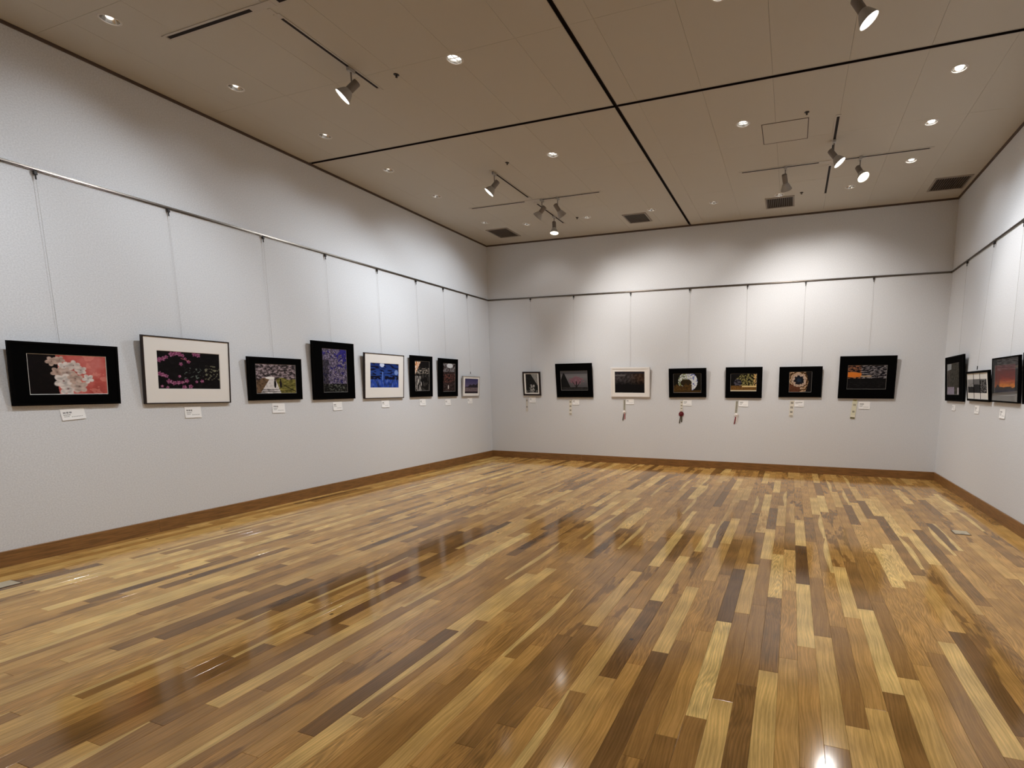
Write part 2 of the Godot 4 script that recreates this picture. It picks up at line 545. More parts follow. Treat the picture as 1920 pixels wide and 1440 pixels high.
func build_ceiling() -> void:
	var root := structure_root("ceiling")
	part("slab", box_mesh(Vector3(0, H + 0.17, 0), Vector3(W, H + 0.25, D)), M.plenum, root)
	for s in wash_spots(): holes.append(Vector3(s[0], s[1], WASH_R))
	for s in round_spots(): holes.append(Vector3(s[0], s[1], WASH_R + 0.004))
	var e := 0.012
	var xs := [0.46, 1.07, 1.676, 2.285, 2.90, 3.475, JZ, 4.12, 4.72, 5.33, 5.93, 6.52, 7.11]
	var zs := [1.28, 2.48, JX, 4.80, 6.00, 7.364, 8.56, 9.76]
	var xa := cells(xs, e, W - e, [JZ])
	var za := cells(zs, e, D - e, [JX, 7.364])
	for a in xa:
		for b in za:
			part("ceiling_panel", panel_mesh(a[0], a[1], b[0], b[1]), M.ceiling_board, root)
	# metal channels in the wide joints
	var k := 5
	for seg in [[JZ, true], [JX, false], [7.364, false]]:
		var st := begin()
		var lips := begin()
		var h := SLOT / 2.0
		if seg[1]:
			for zz in [[0.02, JX - h], [JX + h, 7.364 - h], [7.364 + h, D - 0.02]]:
				box(st, Vector3(JZ - h, H + 0.022, zz[0]), Vector3(JZ + h, H + 0.026, zz[1]))
				for s in [-1, 1]:
					box(st, Vector3(JZ + s * h - 0.002, H - 0.001, zz[0]), Vector3(JZ + s * h + 0.002, H + 0.022, zz[1]))
					box(lips, Vector3(JZ + s * (h + 0.005) - 0.003, H - 0.002, zz[0]), Vector3(JZ + s * (h + 0.005) + 0.003, H + 0.008, zz[1]))
			box(st, Vector3(JZ - h, H + 0.022, JX - h), Vector3(JZ + h, H + 0.026, JX + h))
			box(st, Vector3(JZ - h, H + 0.022, 7.364 - h), Vector3(JZ + h, H + 0.026, 7.364 + h))
		else:
			for xx in [[0.02, JZ - h], [JZ + h, W - 0.02]]:
				box(st, Vector3(xx[0], H + 0.022, seg[0] - h), Vector3(xx[1], H + 0.026, seg[0] + h))
				for s in [-1, 1]:
					box(st, Vector3(xx[0], H - 0.001, seg[0] + s * h - 0.002), Vector3(xx[1], H + 0.022, seg[0] + s * h + 0.002))
					box(lips, Vector3(xx[0], H - 0.002, seg[0] + s * (h + 0.005) - 0.003), Vector3(xx[1], H + 0.008, seg[0] + s * (h + 0.005) + 0.003))
		var tr := structure("trim_%d" % k, st.commit(), M.dark_slot)
		part("lip", lips.commit(), M.lip, tr)
		k += 1

# the spans between joints: hairline joints, and wide ones where listed
func cells(joints: Array, lo: float, hi: float, wide: Array) -> Array:
	var out := []
	var a := lo
	for j in joints:
		var g: float = SLOT / 2.0 + 0.006 if wide.has(j) else 0.0009
		out.append([a, j - g])
		a = j + g
	out.append([a, hi])
	return out

func circle(c: Vector2, r: float) -> PackedVector2Array:
	var p := PackedVector2Array()
	for i in 28: p.append(c + Vector2(cos(TAU * i / 28), sin(TAU * i / 28)) * r)
	return p

func panel_mesh(x0: float, x1: float, z0: float, z1: float) -> ArrayMesh:
	# the board is cut into strips at each hole's middle so that every hole is a notch
	var cuts := [z0]
	var near := []
	for h in holes:
		if h.x > x0 - h.z and h.x < x1 + h.z and h.y > z0 - h.z and h.y < z1 + h.z:
			near.append(h)
			if h.y > z0 + 0.002 and h.y < z1 - 0.002: cuts.append(h.y)
	cuts.append(z1)
	cuts.sort()
	var st := begin()
	for i in cuts.size() - 1:
		if cuts[i + 1] - cuts[i] < 0.0005: continue
		var polys := [PackedVector2Array([Vector2(x0, cuts[i]), Vector2(x1, cuts[i]), Vector2(x1, cuts[i + 1]), Vector2(x0, cuts[i + 1])])]
		for h in near:
			var next := []
			for p in polys:
				for q in Geometry2D.clip_polygons(p, circle(Vector2(h.x, h.y), h.z)):
					if not Geometry2D.is_polygon_clockwise(q) or true: next.append(q)
			polys = next
		for p in polys:
			var idx := Geometry2D.triangulate_polygon(p)
			for t in range(0, idx.size(), 3):
				var tri := [p[idx[t]], p[idx[t + 1]], p[idx[t + 2]]]
				var pts := tri.map(func(q): return Vector3(q.x, H, q.y))
				if ((pts[1] - pts[0]).cross(pts[2] - pts[0])).y > 0: pts.reverse()
				face(st, pts, pts.map(func(q): return Vector2(q.x, q.z)))
			# edges of the board
			for j in p.size():
				var a: Vector2 = p[j]; var b: Vector2 = p[(j + 1) % p.size()]
				if absf(a.y - b.y) < 1e-6 and (absf(a.y - z0) > 1e-4 and absf(a.y - z1) > 1e-4): continue
				var q := [Vector3(a.x, H, a.y), Vector3(b.x, H, b.y), Vector3(b.x, H + 0.009, b.y), Vector3(a.x, H + 0.009, a.y)]
				face(st, q)
	return st.commit()

# ------------------------------------------------------------------ lamps

func spot_light(at: Vector3, dir: Vector3, energy: float, angle: float, blend: float, size: float, col: Color, parent: Node) -> void:
	var l := SpotLight3D.new(); l.name = "light"
	l.light_energy = energy
	l.light_color = col
	l.spot_angle = angle
	l.spot_angle_attenuation = blend
	l.light_size = size
	l.spot_range = 25.0
	l.spot_attenuation = 2.0
	l.shadow_enabled = true
	parent.add_child(l, true)
	var up := UP if absf(dir.normalized().y) < 0.98 else Vector3(0, 0, 1)
	l.global_transform = Transform3D(Basis.looking_at(dir, up), at)

func wash_light(x: float, z: float, row: int, label: String) -> void:
	var t := thing("recessed_downlight", label, "downlight", Transform3D(Basis(), Vector3(x, H, z)), ["downlights along the left wall", "downlights along the back wall", "downlights along the right wall"][row])
	part("trim_ring", lathe_mesh([Vector2(0.054, 0.002), Vector2(0.054, -0.004), Vector2(0.064, -0.004), Vector2(0.068, 0.0)]), M.white_ring, t)
	part("reflector", lathe_mesh([Vector2(0.03, 0.085), Vector2(0.040, 0.05), Vector2(0.054, 0.0)]), M.chrome, t, "chrome reflector")
	part("housing_cap", lathe_mesh([Vector2(0.062, 0.0), Vector2(0.062, 0.1), Vector2(0.0, 0.1)]), M.housing_dark, t)
	part("lamp", lathe_mesh([[Vector2(0.0, 0.018), Vector2(0.012, 0.021), Vector2(0.02, 0.032), Vector2(0.02, 0.05), Vector2(0.013, 0.085)], [Vector2(0.0, 0.006), Vector2(0.016, 0.009), Vector2(0.028, 0.022), Vector2(0.028, 0.045), Vector2(0.014, 0.085)]][1 if row == 2 else 0], 20), M.lamp_wash_bright if row == 2 else M.lamp_wash, t, "glowing lamp")
	var out: Vector3 = [Vector3(-1, 0, 0), Vector3(0, 0, -1), Vector3(1, 0, 0)][row]
	var e: float = [WASH_LEFT, WASH_BACK, WASH_RIGHT][row]
	spot_light(Vector3(x, H - 0.008, z), Vector3(0, -1, 0) + out * 0.45, e, 52.0, 0.8, 0.035, WHITE_LAMP if row != 1 else WARM_LAMP, t)

func round_light(x: float, z: float, label: String) -> void:
	var t := thing("round_downlight", label, "downlight", Transform3D(Basis(), Vector3(x, H, z)), "round downlights in the ceiling panels")
	part("trim_ring", lathe_mesh([Vector2(0.058, 0.002), Vector2(0.058, -0.004), Vector2(0.068, -0.004), Vector2(0.072, 0.0)]), M.white_ring, t)
	part("reflector", lathe_mesh([Vector2(0.045, 0.04), Vector2(0.058, 0.0)]), M.chrome, t)
	part("housing_cap", lathe_mesh([Vector2(0.066, 0.0), Vector2(0.066, 0.06), Vector2(0.0, 0.06)]), M.housing_dark, t)
	part("lamp_diffuser", lathe_mesh([Vector2(0.0, 0.012), Vector2(0.03, 0.015), Vector2(0.047, 0.026)], 28), M.lamp_round, t, "glowing white diffuser")
	var st := begin()
	box(st, Vector3(-0.05, 0.004, -0.0012), Vector3(0.05, 0.02, 0.0012))
	box(st, Vector3(-0.0012, 0.004, -0.05), Vector3(0.0012, 0.02, 0.05))
	part("baffle", st.commit(), M.housing, t, "grey crossed baffle")
	spot_light(Vector3(x, H - 0.008, z), Vector3(0, -1, 0), ROUND_DOWN, 62.0, 0.6, 0.045, WARM_LAMP, t)

func track_light(mount: Vector2, aim: Vector3, warm: bool, power: float, label: String) -> void:
	var t := thing("track_spotlight", label, "spotlight", Transform3D(Basis(), Vector3(mount.x, H, mount.y)), "adjustable spotlights on the ceiling tracks")
	var stem := 0.13
	var joint := Vector3(0, -stem - 0.02, 0)
	var d := (aim - (Vector3(mount.x, H, mount.y) + joint)).normalized()
	part("adapter", box_mesh(Vector3(-0.016, -0.034, -0.034), Vector3(0.016, -0.0055, 0.034), 0.003), M.housing, t)
	var st := begin()
	tube(st, Vector3(0, -0.03, 0), joint, 0.006, 10)
	part("stem", st.commit(), M.housing_dark, t)
	st = begin()
	lathe(st, [Vector2(0, -0.018), Vector2(0.014, -0.012), Vector2(0.017, 0.0), Vector2(0.014, 0.012), Vector2(0, 0.018)], 16, Transform3D(Basis(), joint))
	part("knuckle", st.commit(), M.housing_dark, t)
	var back := joint + d * -0.02
	var ax := along(back, d)
	part("lamp_body", lathe_mesh([Vector2(0, -0.05), Vector2(0.026, -0.046), Vector2(0.03, -0.04), Vector2(0.03, 0.05), Vector2(0.026, 0.055), Vector2(0.0, 0.055)], 24, ax), M.housing_dark, t)
	# flared shade, with an outside and an inside wall
	part("lamp_shade", lathe_mesh([Vector2(0.027, 0.052), Vector2(0.04, 0.07), Vector2(0.064, 0.125), Vector2(0.067, 0.135), Vector2(0.064, 0.135), Vector2(0.038, 0.074), Vector2(0.02, 0.06)], 32, ax), M.housing, t)
	part("lamp_lens", lathe_mesh([Vector2(0.0, 0.140), Vector2(0.035, 0.137), Vector2(0.0625, 0.128)], 28, ax), M.lamp_warm if warm else M.lamp_white, t, "glowing lamp face")
	var at := Vector3(mount.x, H, mount.y) + back + d * 0.15
	spot_light(at, d, power, 52.0, 0.9, 0.05, WARM_LAMP if warm else WHITE_LAMP, t)

func build_lights() -> void:
	var nl := ["nearest the back corner", "second from the back corner", "third from the back corner", "fourth from the back corner", "fifth from the back corner", "in the upper left of the photo"]
	var bl := ["leftmost of the back row, left of the hanging spotlights", "second from the left in the back row, right of the hanging spotlights", "third in the back row, by the vent beside the dark joint", "fourth from the left in the back row, right of the dark joint", "fifth from the left in the back row, above a dark square vent", "rightmost of the back row, below the brightest spotlight"]
	var rl := ["lit recessed downlight near the right wall, farthest of the bright three", "lit recessed downlight near the right wall, middle of the bright three", "lit recessed downlight near the right wall, nearest of the bright three"]
	var counts := [0, 0, 0]
	for s in wash_spots():
		var i: int = counts[s[2]]
		counts[s[2]] += 1
		var label: String = ["recessed downlight along the left wall, outside the photo", "", "recessed downlight along the right wall, outside the photo"][s[2]]
		if s[2] == 0 and i < nl.size(): label = "small recessed downlight along the left wall, " + nl[i]
		elif s[2] == 1: label = "small recessed downlight, " + bl[i]
		elif s[2] == 2 and i < rl.size(): label = rl[i]
		wash_light(s[0], s[1], s[2], label)
	var dl := ["round white downlight nearest the viewer, left ceiling panel near the dark joint", "round white downlight above the left cross-shaped track", "round white downlight beside the square access hatch"]
	var rs := round_spots()
	for i in rs.size():
		round_light(rs[i][0], rs[i][1], dl[i] if i < dl.size() else "round white downlight outside the photo, above the viewer")
	track_cross(1.976, 5.652, "recessed cross-shaped lighting track in the upper left, with one lit spotlight")
	track_cross(1.969, 1.781, "cross-shaped lighting track with four spotlights, left of the dark ceiling joint")
	track_cross(5.918, 1.794, "cross-shaped lighting track with three spotlights, right of the dark ceiling joint")
	track_cross(5.918, 5.652, "cross-shaped lighting track above the photo's upper right edge")
	track_light(Vector2(1.976, 4.922), Vector3(0, 1.15, 6.4), false, TRACK * 0.95, "large lit spotlight hanging from the upper left track")
	track_light(Vector2(1.969, 2.765), Vector3(0, 1.15, 3.75), false, TRACK * 1.05, "lit spotlight at the near end of the left track, tilted to the left wall")
	track_light(Vector2(2.114, 1.781), Vector3(0, 1.75, 1.75), false, TRACK * 1.2, "spotlight seen from behind, beside the track crossing, flared to the lower left")
	track_light(Vector2(2.360, 1.781), Vector3(3.5, 1.6, 0), true, TRACK * 1.15, "spotlight seen from behind, on the right arm of the left track")
	track_light(Vector2(1.969, 1.102), Vector3(2.25, 0, 1.6), true, TRACK * 1.1, "lit spotlight pointing down at the far end of the left track")
	track_light(Vector2(5.918, 2.321), Vector3(7.7, 1.5, 2.5), false, TRACK * 0.65, "lit spotlight on the near arm of the right track, tilted right")
	track_light(Vector2(5.412, 1.794), Vector3(5.9, 1.6, 0), true, TRACK * 1.35, "spotlight seen from behind, on the left arm of the right track")
	track_light(Vector2(6.237, 1.794), Vector3(7.5, 0.9, 3.4), true, TRACK * 0.8, "brightest spotlight, on the right arm of the right track, facing the viewer")
	track_light(Vector2(5.918, 4.55), Vector3(7.7, 1.2, 4.5), false, TRACK * 0.9, "lit spotlight cut by the photo's top edge at the upper right")
	# the same fittings on the near side of that cross light the wall beside the viewer
	track_light(Vector2(1.976, 6.55), Vector3(0, 1.3, 8.0), false, TRACK * 0.9, "spotlight on the upper left track, outside the photo")

func track_cross(cx: float, cz: float, label: String) -> void:
	var t := thing("lighting_track", label, "track", Transform3D(Basis(), Vector3(cx, H - 0.0006, cz)), "cross-shaped lighting tracks set in the ceiling")
	var arm := 1.03
	var hw := 0.027
	for k in 4:
		var rot := Transform3D(Basis(UP, k * PI / 2.0), Vector3.ZERO)
		var st := begin()
		for s in [-1, 1]:
			box(st, Vector3(0.085, -0.003, s * 0.021 - 0.008), Vector3(arm, 0.0, s * 0.021 + 0.008))
		var a := part("track_arm", st.commit(), M.track_flange, t)
		a.transform = rot
		st = begin()
		box(st, Vector3(0.13, -0.0026, -0.013), Vector3(arm - 0.01, -0.0005, 0.013))
		var b := part("slot", st.commit(), M.dark_slot, a, "dark slot of the track")
		st = begin()
		box(st, Vector3(arm, -0.004, -hw), Vector3(arm + 0.03, 0.0, hw), 0.001)
		var e := part("end_cap", st.commit(), M.track_flange, t)
		e.transform = rot
		st = begin()
		box(st, Vector3(0.03, -0.003, -0.013), Vector3(0.13, 0.0, 0.013))
		e = part("joint_cover", st.commit(), M.track_flange, t)
		e.transform = rot
	part("crossing_plate", box_mesh(Vector3(-0.085, -0.004, -hw), Vector3(0.085, 0.0, hw), 0.001), M.track_flange, t)

# ------------------------------------------------------------------ pictures

func wall_xf(wall: String, a: float, y: float, off := 0.0) -> Transform3D:
	if wall == "L": return Transform3D(Basis(Vector3(0, 0, -1), UP, Vector3(1, 0, 0)), Vector3(off, y, -a))
	if wall == "B": return Transform3D(Basis(Vector3(1, 0, 0), UP, Vector3(0, 0, 1)), Vector3(a, y, off))
	return Transform3D(Basis(Vector3(0, 0, 1), UP, Vector3(-1, 0, 0)), Vector3(W - off, y, a))

const WALL_GROUP := {"L": "framed photographs on the left wall", "B": "framed photographs on the back wall", "R": "framed photographs on the right wall"}

# p: [a, b, tilt, roll, w, h], win: [left, right, bottom, top] of the print within the frame
func picture(wall: String, p: Array, win: Array, style: String, art_id: String, label: String) -> void:
	var xf := wall_xf(wall, p[0], p[1], 0.03) * Transform3D(Basis(Vector3(0, 0, 1), p[3]) * Basis(Vector3(1, 0, 0), p[2]), Vector3.ZERO)
	var t := thing("framed_photograph", label, "picture", xf, WALL_GROUP[wall])
	var w: float = p[4]; var h: float = p[5]
	var look: Dictionary = {
		"black": {"f": "frame_black", "fw": 0.016, "m": "mat_black", "b": "mat_bevel_grey", "t": 0.026},
		"black_line": {"f": "frame_black", "fw": 0.016, "m": "mat_black", "b": "mat_bevel", "t": 0.026},
		"white_in_dark": {"f": "frame_brown", "fw": 0.011, "m": "mat_white", "b": "mat_bevel", "t": 0.028},
		"white": {"f": "frame_white", "fw": 0.03, "m": "mat_white", "b": "mat_bevel", "t": 0.026},
		"silver": {"f": "frame_silver", "fw": 0.012, "m": "mat_white", "b": "mat_bevel", "t": 0.022},
		"small_brown": {"f": "frame_brown", "fw": 0.03, "m": "mat_white", "b": "mat_bevel", "t": 0.026},
		"triptych": {"f": "frame_black", "fw": 0.026, "m": "mat_white", "b": "mat_bevel", "t": 0.03},
	}[style]
	var fw: float = look.fw
	var st := begin()
	ring(st, -w / 2, 0, w / 2, h, [-w / 2 + fw, fw, w / 2 - fw, h - fw], -look.t, 0.0, 0.002)
	part("frame", st.commit(), M[look.f], t)
	st = begin()
	box(st, Vector3(-w / 2 + fw * 0.5, fw * 0.5, -look.t - 0.001), Vector3(w / 2 - fw * 0.5, h - fw * 0.5, -look.t + 0.004))
	part("backing_board", st.commit(), M.backing, t)
	# mat with a window, its cut edge, and the print behind it
	var bw := 0.0035
	st = begin()
	ring(st, -w / 2 + fw, fw, w / 2 - fw, h - fw, [win[0] - bw, win[2] - bw, win[1] + bw, win[3] + bw], -0.008, -0.005)
	part("mat_board", st.commit(), M[look.m], t)
	st = begin()
	ring(st, win[0] - bw, win[2] - bw, win[1] + bw, win[3] + bw, [win[0], win[2], win[1], win[3]], -0.0085, -0.0052, 0.0, -0.0078)
	part("mat_bevel", st.commit(), M[look.b], t, "pale cut edge of the mat")
	var iw: float = win[1] - win[0]; var ih: float = win[3] - win[2]
	if art_id == "triptych":
		for k in 3:
			var x0: float = win[0] + iw * k / 3.0 + (0.004 if k else 0.0)
			var x1: float = win[0] + iw * (k + 1) / 3.0 - (0.004 if k < 2 else 0.0)
			print_sheet(t, x0, x1, win[2], win[3], "triptych%d" % k)
			if k:
				var bar := box_mesh(Vector3(win[0] + iw * k / 3.0 - 0.004, win[2], -0.012), Vector3(win[0] + iw * k / 3.0 + 0.004, win[3], -0.006))
				part("divider", bar, M.frame_black, t)
	else:
		print_sheet(t, win[0], win[1], win[2], win[3], art_id)
	if art_id == "sunset":
		part("glazing", box_mesh(Vector3(-w / 2 + fw, fw, -0.0035), Vector3(w / 2 - fw, h - fw, -0.002)), M.acrylic, t, "clear glazing")
	if style == "silver":
		var s := begin()
		var top := Vector3(0, h + 0.045, -0.02)
		tube(s, Vector3(-0.15, h - 0.004, -0.015), top, 0.002, 6)
		tube(s, Vector3(0.15, h - 0.004, -0.015), top, 0.002, 6)
		part("hanging_string", s.commit(), M.string_white, t, "white hanging string")

func print_sheet(t: Node, x0: float, x1: float, y0: float, y1: float, art_id: String) -> void:
	var st := begin()
	var z := -0.0085
	var e := 0.003
	face(st, [Vector3(x0 - e, y0 - e, z), Vector3(x1 + e, y0 - e, z), Vector3(x1 + e, y1 + e, z), Vector3(x0 - e, y1 + e, z)], [Vector2(0, 1), Vector2(1, 1), Vector2(1, 0), Vector2(0, 0)])
	face(st, [Vector3(x1 + e, y0 - e, z - 0.001), Vector3(x0 - e, y0 - e, z - 0.001), Vector3(x0 - e, y1 + e, z - 0.001), Vector3(x1 + e, y1 + e, z - 0.001)], [Vector2(0, 0), Vector2(0, 0), Vector2(0, 0), Vector2(0, 0)])
	var m := StandardMaterial3D.new()
	m.resource_name = "print_" + art_id
	m.albedo_texture = art_texture(art_id, x1 - x0, y1 - y0)
	m.roughness = 0.6
	m.metallic_specular = 0.25
	m.texture_repeat = false
	part("photo_print", st.commit(), m, t)

# a hook on the rail and the wire that runs down behind the frame
func hanger(wall: String, a: float, y1: float, off1: float, label: String, short := false) -> void:
	var t := thing("picture_hanger", label, "hanger", wall_xf(wall, a, 3.02), "hooks and wires on the picture rails")
	part("hook", box_mesh(Vector3(-0.011, -0.042, 0.006), Vector3(0.011, -0.012, 0.026), 0.003), M.hook_dark, t)
	var st := begin()
	tube(st, Vector3(0, -0.04, 0.017), Vector3(0, -0.075, 0.017), 0.005, 8)
	part("wire_grip", st.commit(), M.hook_dark, t)
	st = begin()
	tube(st, Vector3(0, -0.07, 0.017), Vector3(0, y1 - 3.02, off1), 0.0011, 6)
	part("wire", st.commit(), M.wire, t)
	if short:
		st = begin()
		tube(st, Vector3(0, y1 - 3.02 + 0.03, off1), Vector3(0, y1 - 3.02 - 0.012, off1), 0.005, 8)
		part("wire_hook", st.commit(), M.hook_dark, t)

func rail(wall: String, a0: float, a1: float, label: String) -> void:
	var xf := wall_xf(wall, 0, 3.02)
	var st := begin()
	# C section: web on the wall, a top and a bottom flange, front lip
	box(st, Vector3(a0, -0.012, 0.0), Vector3(a1, 0.012, 0.003))
	box(st, Vector3(a0, 0.009, 0.003), Vector3(a1, 0.012, 0.014), 0.0008)
	box(st, Vector3(a0, -0.012, 0.003), Vector3(a1, -0.009, 0.014), 0.0008)
	box(st, Vector3(a0, -0.003, 0.0115), Vector3(a1, 0.009, 0.014), 0.0008)
	single("picture_rail", st.commit(), M.rail_metal, label, "rail", xf, "picture rails around the room")

func build_pictures() -> void:
	rail("L", -(D - 0.02), -0.016, "long thin metal picture rail along the left wall")
	rail("B", 0.0, W, "thin metal picture rail along the back wall")
	rail("R", 0.016, D - 0.02, "dark metal picture rail along the right wall")
	picture("L", [-6.097, 1.214, 0.111, 0.002, 0.646, 0.491], [-0.224, 0.238, 0.089, 0.399], "black_line", "blossom", "black framed photo of white blossoms against coral red")
	picture("L", [-5.229, 1.201, 0.080, -0.008, 0.739, 0.624], [-0.258, 0.271, 0.143, 0.491], "white_in_dark", "magenta", "photo of magenta flowers on black in a wide white mat")
	picture("L", [-4.354, 1.216, 0.061, 0.005, 0.627, 0.476], [-0.227, 0.236, 0.077, 0.400], "black", "path", "black framed photo of two figures on a tree-lined path")
	picture("L", [-3.578, 1.209, 0.051, 0.009, 0.619, 0.722], [-0.162, 0.189, 0.092, 0.633], "black", "cherry", "tall black framed photo of blossom branches under a blue sky")
	picture("L", [-2.743, 1.204, 0.073, 0.001, 0.741, 0.633], [-0.263, 0.263, 0.155, 0.497], "white_in_dark", "moon", "blue night photo with a moon in a square white mat")
	picture("L", [-1.973, 1.213, 0.053, 0.009, 0.498, 0.643], [-0.145, 0.176, 0.098, 0.558], "black", "heron", "black framed portrait photo with an orange and white shape at top left")
	picture("L", [-1.320, 1.209, 0.055, 0.005, 0.502, 0.639], [-0.133, 0.177, 0.087, 0.556], "black", "autumn", "black framed dark brown forest photo with white light at the top")
	picture("L", [-0.683, 1.201, 0.068, -0.006, 0.512, 0.365], [-0.187, 0.207, 0.056, 0.319], "silver", "hill", "small pale framed landscape photo hung by a string near the corner")
	picture("B", [0.926, 1.215, 0.064, -0.002, 0.371, 0.447], [-0.123, 0.130, 0.052, 0.403], "small_brown", "falls", "small dark framed black-and-white portrait photo, leftmost on the back wall")
	picture("B", [1.811, 1.189, 0.080, 0.010, 0.727, 0.617], [-0.263, 0.267, 0.132, 0.480], "black", "mist", "black framed misty photo of a pink tree and dark conifer")
	picture("B", [2.885, 1.204, 0.061, -0.004, 0.722, 0.522], [-0.283, 0.267, 0.075, 0.445], "white", "lake", "white framed photo of a nearly black lake shore")
	picture("B", [3.917, 1.207, 0.077, 0.012, 0.645, 0.491], [-0.239, 0.234, 0.082, 0.398], "black", "window", "black framed photo of a round bright opening with foliage")
	picture("B", [4.851, 1.205, 0.069, 0.003, 0.588, 0.504], [-0.210, 0.205, 0.112, 0.395], "black", "lit_tree", "black framed night photo of a golden lit tree")
	picture("B", [5.729, 1.224, 0.070, 0.006, 0.645, 0.483], [-0.164, 0.167, 0.084, 0.400], "black", "spiral", "black framed photo of golden rings around a dark hollow")
	picture("B", [6.684, 1.213, 0.066, 0.001, 0.785, 0.645], [-0.270, 0.265, 0.146, 0.502], "black", "clouds", "large black framed photo of rippled clouds over an orange glow")
	picture("R", [0.702, 1.201, 0.071, 0.007, 0.788, 0.600], [-0.305, 0.209, 0.090, 0.502], "black", "stream", "black framed grey-green forest stream photo, first on the right wall")
	picture("R", [1.624, 1.221, 0.115, 0.0, 0.745, 0.355], [-0.340, 0.300, 0.028, 0.322], "triptych", "triptych", "small dark framed set of three black-and-white landscapes")
	picture("R", [2.395, 1.227, 0.069, -0.002, 0.687, 0.465], [-0.272, 0.250, 0.077, 0.385], "black", "sunset", "black framed photo of an orange sunset over a dark hill")
	picture("R", [3.15, 1.225, 0.069, 0.0, 0.64, 0.48], [-0.23, 0.23, 0.08, 0.40], "black", "night", "black frame cut off by the right edge of the photo")

	var hl := [[6.106, 0], [5.234, 1], [4.346, 2], [3.566, 3], [2.74, 4], [1.97, 5], [1.33, 6]]
	var what := ["coral blossom photo", "magenta flower photo", "path photo", "tall blossom photo", "blue moon photo", "orange and white portrait photo", "dark forest photo"]
	var tops := [1.58, 1.66, 1.58, 1.78, 1.68, 1.70, 1.70]
	for i in hl.size(): hanger("L", -hl[i][0], tops[i], 0.012, "hook and thin wire on the left rail, above the " + what[i])
	hanger("L", -0.683, 1.617, 0.032, "hook and wire ending in a small hook above the string-hung photo", true)
	var hb := [0.922, 1.80, 2.879, 3.915, 4.858, 5.736, 6.69]
	var bt := [1.55, 1.66, 1.62, 1.58, 1.60, 1.60, 1.70]
	var bw := ["small black-and-white photo", "misty pink tree photo", "white framed lake photo", "round opening photo", "golden tree photo", "golden rings photo", "rippled clouds photo"]
	for i in hb.size(): hanger("B", hb[i], bt[i], 0.012, "hook and thin wire on the back rail, above the " + bw[i])
	hanger("R", 0.702, 1.66, 0.012, "hook and wire on the right rail, above the forest stream photo")
	hanger("R", 1.624, 1.60, 0.062, "hook and wire ending in a small hook above the three landscapes", true)
	hanger("R", 2.395, 1.56, 0.012, "hook and wire on the right rail, above the sunset photo")
	hanger("R", 3.15, 1.56, 0.012, "hook and wire on the right rail at the photo's right edge")

	# caption cards: wall, left, top, width, height, roll, style, label
	var cards := [
		["L", -6.160, 1.176, 0.148, 0.090, 0.09, 0, "white caption card hanging askew under the coral blossom photo"],
		["L", -5.279, 1.168, 0.143, 0.108, 0.0, 1, "white caption card under the magenta flower photo"],
		["L", -4.404, 1.178, 0.150, 0.108, -0.03, 1, "white caption card under the photo of the path"],
		["L", -3.606, 1.171, 0.140, 0.108, 0.02, 2, "white caption card under the tall blossom photo"],
		["L", -2.793, 1.173, 0.144, 0.100, 0.0, 2, "white caption card under the blue moon photo"],
		["L", -2.009, 1.178, 0.140, 0.104, 0.0, 2, "white caption card under the orange and white portrait photo"],
		["L", -1.390, 1.160, 0.145, 0.098, 0.0, 2, "white caption card under the dark brown forest photo"],
		["L", -0.764, 1.172, 0.145, 0.100, 0.0, 2, "white caption card under the small string-hung photo"],
		["B", 0.850, 1.180, 0.138, 0.098, 0.0, 2, "white caption card under the small black-and-white photo"],
		["B", 1.752, 1.150, 0.138, 0.098, 0.0, 2, "white caption card under the misty pink tree photo"],
		["B", 2.800, 1.168, 0.150, 0.095, 0.0, 2, "white caption card under the white framed lake photo"],
		["B", 3.840, 1.161, 0.150, 0.095, -0.03, 1, "white caption card under the round opening photo"],
		["B", 4.783, 1.165, 0.150, 0.100, -0.02, 1, "white caption card under the golden tree photo"],
		["B", 5.658, 1.172, 0.143, 0.098, 0.0, 3, "white caption card under the golden rings photo"],
		["B", 6.598, 1.165, 0.160, 0.112, 0.0, 1, "white caption card under the rippled clouds photo"],
		["R", 0.570, 1.150, 0.145, 0.075, 0.0, 2, "white caption card under the forest stream photo"],
		["R", 1.470, 1.170, 0.150, 0.095, 0.0, 1, "white caption card under the three landscapes"],
		["R", 2.240, 1.160, 0.150, 0.100, 0.0, 1, "white caption card under the sunset photo"],
	]
	var faces := []
	for s in 4:
		var cm := StandardMaterial3D.new()
		cm.resource_name = "card_print"
		cm.albedo_texture = card_texture(s)
		cm.roughness = 0.85
		cm.metallic_specular = 0.2
		faces.append(cm)
	for c in cards:
		var xf: Transform3D = wall_xf(c[0], c[1], c[2]) * Transform3D(Basis(Vector3(0, 0, 1), c[5]), Vector3.ZERO)
		single("caption_card", sheet_mesh(c[3], c[4], 0.004), faces[c[6]], c[7], "card", xf, "caption cards under the photographs")
	# award strips on the back wall
	var strips := [
		[0.775, 1.160, 0.044, 0.250, 0, 0.0, "narrow paper strip with two dark characters under the small black-and-white photo"],
		[1.684, 1.140, 0.056, 0.268, 1, 0.0, "narrow paper strip with three dark characters under the misty photo"],
		[2.752, 1.150, 0.040, 0.185, 2, 0.0, "narrow strip of dense dark writing above the white rosette"],
		[3.790, 1.143, 0.046, 0.180, 1, 0.0, "narrow cream strip above the dark red rosette"],
		[4.730, 1.155, 0.042, 0.205, 2, -0.05, "narrow strip of dense dark writing above the white and red rosette"],
		[5.590, 1.172, 0.064, 0.256, 1, -0.04, "white paper strip with three dark characters under the golden rings photo"],
		[6.512, 1.198, 0.070, 0.296, 3, -0.09, "yellowish paper strip with two dark characters under the clouds photo"],
	]
